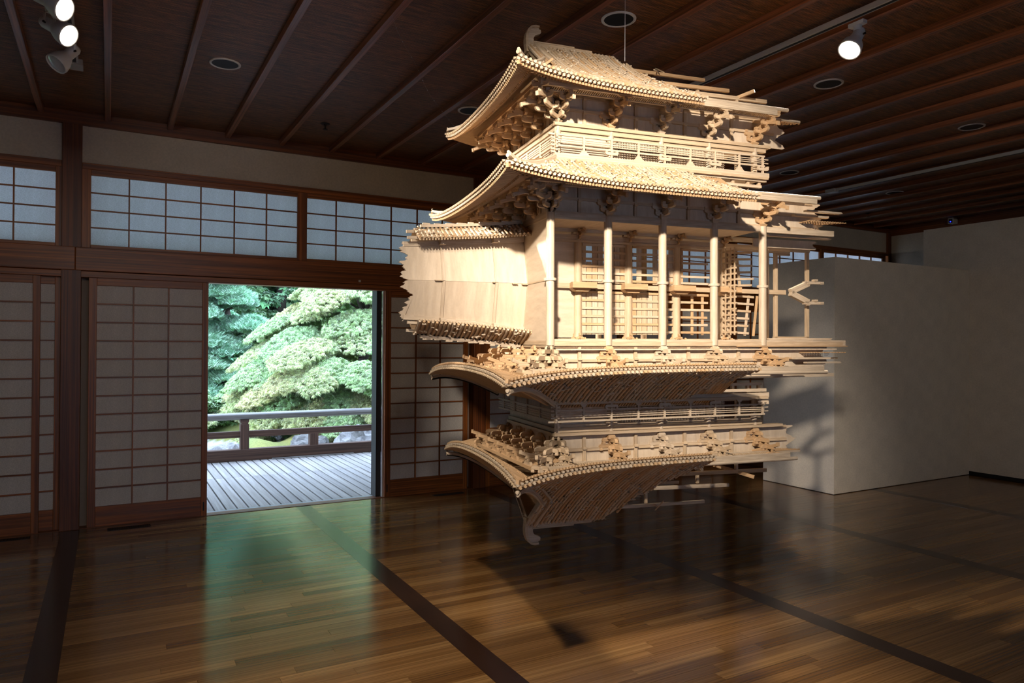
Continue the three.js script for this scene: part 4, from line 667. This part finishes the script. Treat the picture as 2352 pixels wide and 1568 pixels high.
// ---------------------------------------------------------------- outside: eave, deck, railing, garden
{
  const e = structure(group('roof'), 'pavilion roof out of view, its deep eave placed to hide the sky from the floor', 'roof');
  new MB().box(XL - 0.4, 3.5, ZW, XR + 0.4, 3.66, ZF + 1.0).mesh('roof_slab', M.cedarDark, e);
  new MB().bar(V(3.1, 3.46, ZW - 0.05), V(3.1, 2.66, ZW - 2.6), XR - XL + 0.8, 0.08).mesh('unseen_eave', M.cedarDark, e);  // unseen eave, sized to hide the sky from floor reflections
  const d = structure(group('deck'), 'weathered grey plank deck outside the opening', 'deck');
  boxMesh('deck_joists', -4, -0.4, -9.98, 9, -0.16, ZW - 0.2, std([0.03, 0.03, 0.03], 0.9), d);
  const r = rng(17), mats = [[0.40, 0.385, 0.36], [0.36, 0.345, 0.325], [0.44, 0.42, 0.39]].map((c) => std(c, 0.75, { map: rep(gFine, 0.5, 1.2) }));
  for (let k = 0; k < 62; k++) { const x = -1.2 + k * 0.0985; for (const [z0, z1] of [[ZW - 0.205, -8.667], [-8.673, -9.98]]) { rbox('deck_board', x, -0.07, z1, x + 0.0835, -0.032, z0, mats[Math.floor(r() * 3)], d, 0.003); } }
  const g = tag(group('deck_railing'), 'low dark timber railing with a pale cap along the deck edge', 'railing');
  const z = -9.88;
  new MB().tube(V(-3, 0.545, z), V(8, 0.545, z), 0.047, 0.047, 20).mesh('rail_cap', M.railCap, g);
  rbox('middle_rail', -3, 0.270, z - 0.035, 8, 0.352, z + 0.035, M.railWood, g); rbox('bottom_beam', -3, -0.03, z - 0.06, 8, 0.118, z + 0.06, M.railWood, g, 0.006);
  for (const x of [-0.24, 1.56, 3.36, 5.16]) { rbox('railing_post', x - 0.054, 0.1, z - 0.05, x + 0.054, 0.44, z + 0.05, M.railWood, g); const b = new MB(); b.prism([[x - 0.05, 0.44], [x + 0.05, 0.44], [x + 0.04, 0.455], [x + 0.055, 0.475], [x + 0.055, 0.505], [x - 0.055, 0.505], [x - 0.055, 0.475], [x - 0.04, 0.455]], z - 0.045, z + 0.045); b.mesh('post_cap', M.railWood, g); }
  for (const x of [0.66, 2.46, 4.26]) rbox('short_post', x - 0.058, 0.1, z - 0.05, x + 0.058, 0.28, z + 0.05, M.railWood, g);
  rbox('kick_strip', 1.9, -0.031, z + 0.062, 3.0, -0.018, z + 0.10, M.railCap, g, 0.002);
}
{ // ground, pale gravel, moss, rocks
  const gr = structure(group('ground'), 'garden ground of pale raked gravel beyond the deck', 'ground');
  const gt = dataTex(512, 512, (() => { const a = tileNoise(200, 200, 71), b = tileNoise(60, 60, 72); return (x, y) => { const f = 0.72 + 0.2 * a(x, y) + 0.08 * b(x, y); return [f, f, f]; }; })()); gt.repeat.set(0.7, 0.7);
  const hills = [[2.0, -11.9, 0.34, 0.55], [3.3, -12.3, 0.52, 0.75], [2.9, -15.0, 0.62, 1.0], [4.7, -14.3, 0.95, 1.3], [1.0, -16.5, 0.5, 1.1], [3.0, -19, 1.0, 2.5], [6.5, -13, 0.8, 1.6], [0.0, -12.5, 0.4, 1.0]];
  const bump = (x, z) => hills.reduce((t, [cx, cz, h, q]) => t + h * Math.exp(-((x - cx) ** 2 + (z - cz) ** 2) / (q * q)), 0), land = (x, z) => -0.40 + bump(x, z) + 0.05 * perlin.noise(x * 1.7, 3, z * 1.7) + 0.015 * perlin.noise(x * 8, 7, z * 8);
  const NX = 170, NZ = 150, pos = [], col = [], ix = [], uv = [], X0 = -6, X1 = 14, Z0 = -10.05, Z1 = -28;
  for (let j = 0; j <= NZ; j++) for (let i = 0; i <= NX; i++) { const x = X0 + (X1 - X0) * i / NX, z = Z0 + (Z1 - Z0) * j / NZ, b = bump(x, z) + 0.10 * perlin.noise(x * 3, 1, z * 3), br = 0.5 + 0.9 * perlin.noise(x * 1.3, 9, z * 1.3); pos.push(x, land(x, z), z); uv.push(x, z); const gravel = b < 0.13 && z < -10.6; if (gravel) col.push(0.62, 0.61, 0.58); else col.push(0.16 + 0.16 * br, 0.24 + 0.04 * br, 0.07); }
  for (let j = 0; j < NZ; j++) for (let i = 0; i < NX; i++) { const a = j * (NX + 1) + i; ix.push(a, a + 1, a + NX + 2, a, a + NX + 2, a + NX + 1); }
  const tg = new THREE.BufferGeometry(); tg.setAttribute('position', new THREE.Float32BufferAttribute(pos, 3)); tg.setAttribute('color', new THREE.Float32BufferAttribute(col, 3)); tg.setAttribute('uv', new THREE.Float32BufferAttribute(uv, 2)); tg.setIndex(ix); tg.computeVertexNormals();
  addMesh('moss_and_gravel', tg, std([1, 1, 1], 0.97, { map: gt, vertexColors: true }), gr);
  new MB().box(-40, -1.4, -60, 50, -0.6, -10.0).mesh('ground_bed', std([0.12, 0.16, 0.06], 1), gr);
  { const hp = [], hi = [], n = 60; for (let j = 0; j <= 12; j++) for (let i = 0; i <= n; i++) { const x = -34 + 80 * i / n, t = j / 12; hp.push(x, -0.6 + t * (22 + 2.5 * perlin.noise(x * 0.12, 2, t)) , -31 - 3 * t + 1.2 * perlin.noise(x * 0.5, t * 6, 4)); } for (let j = 0; j < 12; j++) for (let i = 0; i < n; i++) { const a = j * (n + 1) + i; hi.push(a, a + 1, a + n + 2, a, a + n + 2, a + n + 1); }
    const hg = new THREE.BufferGeometry(); hg.setAttribute('position', new THREE.Float32BufferAttribute(hp, 3)); hg.setAttribute('uv', new THREE.Float32BufferAttribute(hp.flatMap((q, k) => k % 3 === 0 ? [q, hp[k + 1]] : []), 2)); hg.setIndex(hi); hg.computeVertexNormals();
    structure(addMesh('unseen_slope', hg, std([0.10, 0.17, 0.07], 1, { map: gt })), 'unseen dark slope behind the garden trees, placed to block the sky above them', 'unseen_slope'); }  // unseen slope, placed to close sky gaps above the trees
  const noiseRock = (seed, sx, sy, sz, rough, detail = 4) => { const g = new THREE.IcosahedronGeometry(1, detail), P = g.attributes.position; for (let k = 0; k < P.count; k++) { const p = V().fromBufferAttribute(P, k), f = 1 + rough * (perlin.noise(p.x * 1.6 + seed, p.y * 1.6, p.z * 1.6) * 0.9 + perlin.noise(p.x * 4 + seed, p.y * 4, p.z * 4) * 0.4 + perlin.noise(p.x * 11, p.y * 11 + seed, p.z * 11) * 0.16); P.setXYZ(k, p.x * f * sx, p.y * f * sy, p.z * f * sz); } g.computeVertexNormals(); return g; };
  const stone = dataTex(256, 256, (() => { const a = tileNoise(30, 30, 75), b = tileNoise(90, 90, 76), c = tileNoise(8, 12, 77); return (x, y) => { const f = 0.5 + 0.25 * a(x, y) + 0.15 * b(x, y) + 0.2 * c(x, y); return [f, f, f * 0.97]; }; })());
  const rockM = std([0.30, 0.29, 0.29], 0.9, { map: stone }), rockD = std([0.17, 0.16, 0.155], 0.9, { map: stone });
  const rocks = [[1.45, -10.75, 0.42, 0.30, 0.30, rockM, 'pale rock below the railing at the left of the opening'], [2.22, -10.72, 0.34, 0.27, 0.26, rockM, 'pale rock between the left post and the short post'], [3.42, -11.0, 0.40, 0.40, 0.34, rockM, 'blue-grey rock behind the right railing post'], [1.15, -14.3, 0.30, 0.42, 0.3, rockM, 'grey rock under the pine at the left of the opening'], [2.2, -13.2, 0.24, 0.2, 0.2, rockD, 'small dark rock at the foot of the maple'], [2.75, -13.6, 0.26, 0.22, 0.22, rockD, 'low dark rock among the moss'], [2.78, -11.5, 0.30, 0.26, 0.26, rockD, 'dark rock under the railing cap'], [4.1, -11.2, 0.26, 0.34, 0.26, rockD, 'mossy dark rock at the right of the opening']];
  rocks.forEach(([x, z, sx, sy, sz, m, label], k) => { const o = addMesh('garden_rock', noiseRock(k * 3.7 + 1, sx, sy, sz, 0.45), m); o.position.set(x, land(x, z) + sy * 0.45, z); o.rotation.y = k; tag(o, label, 'rock', { group: 'garden rocks' }); });
}
const leafMat = (rgb, tr = 0.35) => phys(rgb, 0.9, { transmission: tr, thickness: 0, side: THREE.DoubleSide });
function leafSpray(lobes, len, wid, droop, leaves) {       // a few narrow-lobed leaves on one twig end
  const b = new MB(), r = rng(lobes * 31 + leaves);
  for (let q = 0; q < leaves; q++) {
    const base = V((r() - 0.5) * len, (r() - 0.5) * len * 0.4, (r() - 0.5) * len), yaw = r() * 6.28;
    for (let k = 0; k < lobes; k++) {
      const an = yaw + (k / (lobes - 1) - 0.5) * 3.6, l = len * (1 - 0.35 * Math.abs(k / (lobes - 1) - 0.5) * 2), d = V(Math.cos(an), -droop, Math.sin(an)).normalize(), s = d.clone().cross(V(0, 1, 0)).normalize().multiplyScalar(wid * 0.5);
      const m = base.clone().addScaledVector(d, l * 0.45), t = base.clone().addScaledVector(d, l); t.y -= l * droop * 0.5; b.quad(base, m.clone().sub(s), t, m.clone().add(s));
    }
  }
  return b.geometry();
}
function foliage(parent, name, geo, mat, pads, perPad, r, tint, spread = 1, droop = 0) {
  const n = pads.length * perPad, im = new THREE.InstancedMesh(geo, mat, n), o = new THREE.Object3D(), c = new THREE.Color(); let k = 0;
  for (const [x, y, z, rx, ry, rz, tone] of pads) for (let j = 0; j < perPad; j++) {
    const an = r() * 6.28, q = Math.sqrt(r()), h = 1 - q * q; o.position.set(x + Math.cos(an) * q * rx, y + ry * (h - 0.6 * q * q) * (0.55 + 0.45 * r()) + (r() - 0.5) * ry * 0.35, z + Math.sin(an) * q * rz);
    if (droop) { const L = Math.hypot(x, z) || 1, out = ((o.position.x - x) * x + (o.position.z - z) * z) / L; o.position.y -= droop * out * Math.min(1, L / 1.2); }
    o.rotation.set((r() - 0.5) * 0.9 * spread, r() * 6.28, (r() - 0.5) * 0.9 * spread); const s = 0.65 + r() * 0.7; o.scale.set(s, s, s); o.updateMatrix(); im.setMatrixAt(k, o.matrix);
    const f = 0.72 + 0.5 * r(); c.setRGB(tint[0] * f * (tone ?? 1), tint[1] * f * (0.9 + 0.2 * r()), tint[2] * f); im.setColorAt(k, c); k++;
  }
  im.name = name; im.castShadow = im.receiveShadow = true; im.userData.kind = 'stuff'; parent.add(im); return im;
}
function limb(b, pts, r0, r1) { const c = new THREE.CatmullRomCurve3(pts), n = 14; let p = c.getPoint(0); for (let k = 1; k <= n; k++) { const q = c.getPoint(k / n); b.tube(p, q, r0 + (r1 - r0) * (k - 1) / n, r0 + (r1 - r0) * k / n, 8, false); p = q; } }
{ // weeping laceleaf maple: drooping tiers on a dome
  const r = rng(1234), g = tag(group('maple_tree', scene, V(4.55, -0.3, -14.0)), 'broad weeping laceleaf maple with pale green drooping tiers', 'tree');
  const trunk = new MB(); limb(trunk, [V(0.4, 0, 0), V(0.25, 0.7, 0.1), V(-0.1, 1.3, 0), V(0.1, 2.0, -0.1), V(-0.2, 2.8, 0)], 0.14, 0.07); trunk.mesh('trunk', M.bark, g);
  const pads = [];
  for (let ring = 0; ring < 8; ring++) { const R = 0.35 + ring * 0.33, n = 4 + Math.round(ring * 3.2), y = 3.5 - 0.05 * ring * ring - 0.10 * ring + (r() - 0.5) * 0.1;
    for (let k = 0; k < n; k++) { const an = (k + r() * 0.7) / n * 6.28, rr = R * (0.9 + r() * 0.25), x = Math.cos(an) * rr, z = Math.sin(an) * rr, yy = y - 0.28 * r() * (1 + ring * 0.25); pads.push([x, yy, z, 0.40 + r() * 0.25, 0.09 + r() * 0.07, 0.40 + r() * 0.25, 0.85 + r() * 0.4]); if (z > -0.6 && r() < 0.5) { const br = new MB(); limb(br, [V(0, Math.min(yy, 2.4), 0), V(x * 0.5, yy + 0.1, z * 0.5), V(x, yy - 0.05, z)], 0.03, 0.008); br.mesh('branch', M.bark, g); } } }
  for (let k = 0; k < 34; k++) { const an = 1.0 + r() * 2.1, R = 2.1 + r() * 0.45; pads.push([Math.cos(an) * R, 0.5 + r() * 1.0, Math.sin(an) * R, 0.36, 0.14, 0.36, 0.9 + r() * 0.4]); }
  foliage(g, 'leaves', leafSpray(7, 0.056, 0.0065, 0.7, 6), leafMat([1, 1, 1], 0.35), pads, 560, r, [0.53, 0.68, 0.31], 1.2, 0.55);
}
{ // pine trained into flat pads
  const r = rng(77), g = tag(group('pine_tree', scene, V(2.15, -0.3, -17.6)), 'blue-green pine with flat cloud-like pads left of the maple', 'tree');
  const t = new MB(); limb(t, [V(0.2, 0, 0), V(0.05, 1.2, 0.1), V(0.25, 2.3, 0), V(0.1, 3.3, 0)], 0.12, 0.05); const pads = [];
  for (const [x, y, R] of [[0.15, 3.35, 0.75], [0.0, 2.95, 0.85], [0.5, 2.75, 0.7], [-0.45, 2.45, 0.8], [0.45, 2.2, 0.8], [-0.2, 1.9, 0.8], [0.35, 1.65, 0.75], [-0.45, 1.35, 0.8], [0.2, 1.05, 0.8], [-0.3, 0.75, 0.8], [0.3, 0.5, 0.7]]) { limb(t, [V(0.1, y - 0.25, 0), V(x * 0.6, y - 0.15, 0.2), V(x, y - 0.1, 0.35)], 0.035, 0.012); for (let k = 0; k < 5; k++) pads.push([x + (r() - 0.5) * R, y + (r() - 0.5) * 0.12, 0.25 + (r() - 0.5) * R, R * 0.5, 0.2, R * 0.5, 0.9 + r() * 0.25]); }
  t.mesh('trunk', M.bark, g); foliage(g, 'needles', leafSpray(11, 0.085, 0.005, -0.6, 4), leafMat([1, 1, 1], 0.25), pads, 420, r, [0.30, 0.58, 0.33], 0.8);
}
// darker trees closing the view; unseen tall tops placed to block sky reflections
[[1.2, -22.5, 9.2, 'dark broadleaf tree filling the top left corner of the opening'], [4.6, -23, 9.8, 'deep green tree behind the top of the maple'], [7.8, -22, 9.4, 'deep green tree behind the right of the maple'], [3.0, -26, 11, 'farthest dark tree closing the view'], [11, -25, 10, 'dark tree beyond the right jamb']].forEach(([x, z, h, label], i) => {
  const r = rng(900 + i), g = tag(group('broadleaf_tree', scene, V(x, -0.3, z)), label, 'tree', { group: 'background trees' }), t = new MB(), pads = [];
  limb(t, [V(0, 0, 0), V(0.1, h * 0.4, 0), V(-0.1, h * 0.8, 0)], 0.2, 0.08); t.mesh('trunk', M.bark, g);
  for (let k = 0; k < 150; k++) { const an = r() * 6.28, y = 0.3 + r() * (h - 0.3), R = 2.3 * Math.sqrt(1 - Math.pow((y / h - 0.45) / 0.75, 2)) * (0.5 + 0.5 * r()); pads.push([Math.cos(an) * R, y, Math.sin(an) * R, 0.6, 0.4, 0.6, 0.8 + r() * 0.4]); }
  foliage(g, 'leaves', leafSpray(5, 0.16, 0.06, 0.35, 3), leafMat([1, 1, 1], 0.3), pads, 90, r, i % 2 ? [0.13, 0.27, 0.10] : [0.16, 0.38, 0.19]);
});
[[1.75, -14.9, 0.5, [0.2, 0.36, 0.12], 'low fern at the foot of the pine'], [3.35, -13.1, 0.5, [0.16, 0.33, 0.12], 'dark leafy shrub under the maple edge'], [2.95, -13.3, 0.45, [0.22, 0.40, 0.14], 'light leafy shrub beside the dark one'], [4.15, -12.6, 0.5, [0.24, 0.42, 0.15], 'leafy shrub at the right of the opening']].forEach(([x, z, h, tint, label], i) => {
  const r = rng(60 + i), g = tag(group('garden_shrub', scene, V(x, -0.15, z)), label, 'shrub', { group: 'garden shrubs' }), pads = []; const st = new MB(); for (let k = 0; k < 5; k++) limb(st, [V(0, 0, 0), V((r() - 0.5) * 0.3, h * 0.4, (r() - 0.5) * 0.3), V((r() - 0.5) * 0.6, h * 0.8, (r() - 0.5) * 0.6)], 0.015, 0.006); st.mesh('stems', M.bark, g);
  for (let k = 0; k < 14; k++) pads.push([(r() - 0.5) * 0.7, 0.1 + r() * h, (r() - 0.5) * 0.6, 0.25, 0.2, 0.25, 0.9 + r() * 0.2]); foliage(g, 'leaves', leafSpray(5, 0.09, 0.03, 0.3, 3), leafMat([1, 1, 1], 0.3), pads, 110, r, tint);
});

renderer.render(scene, camera);
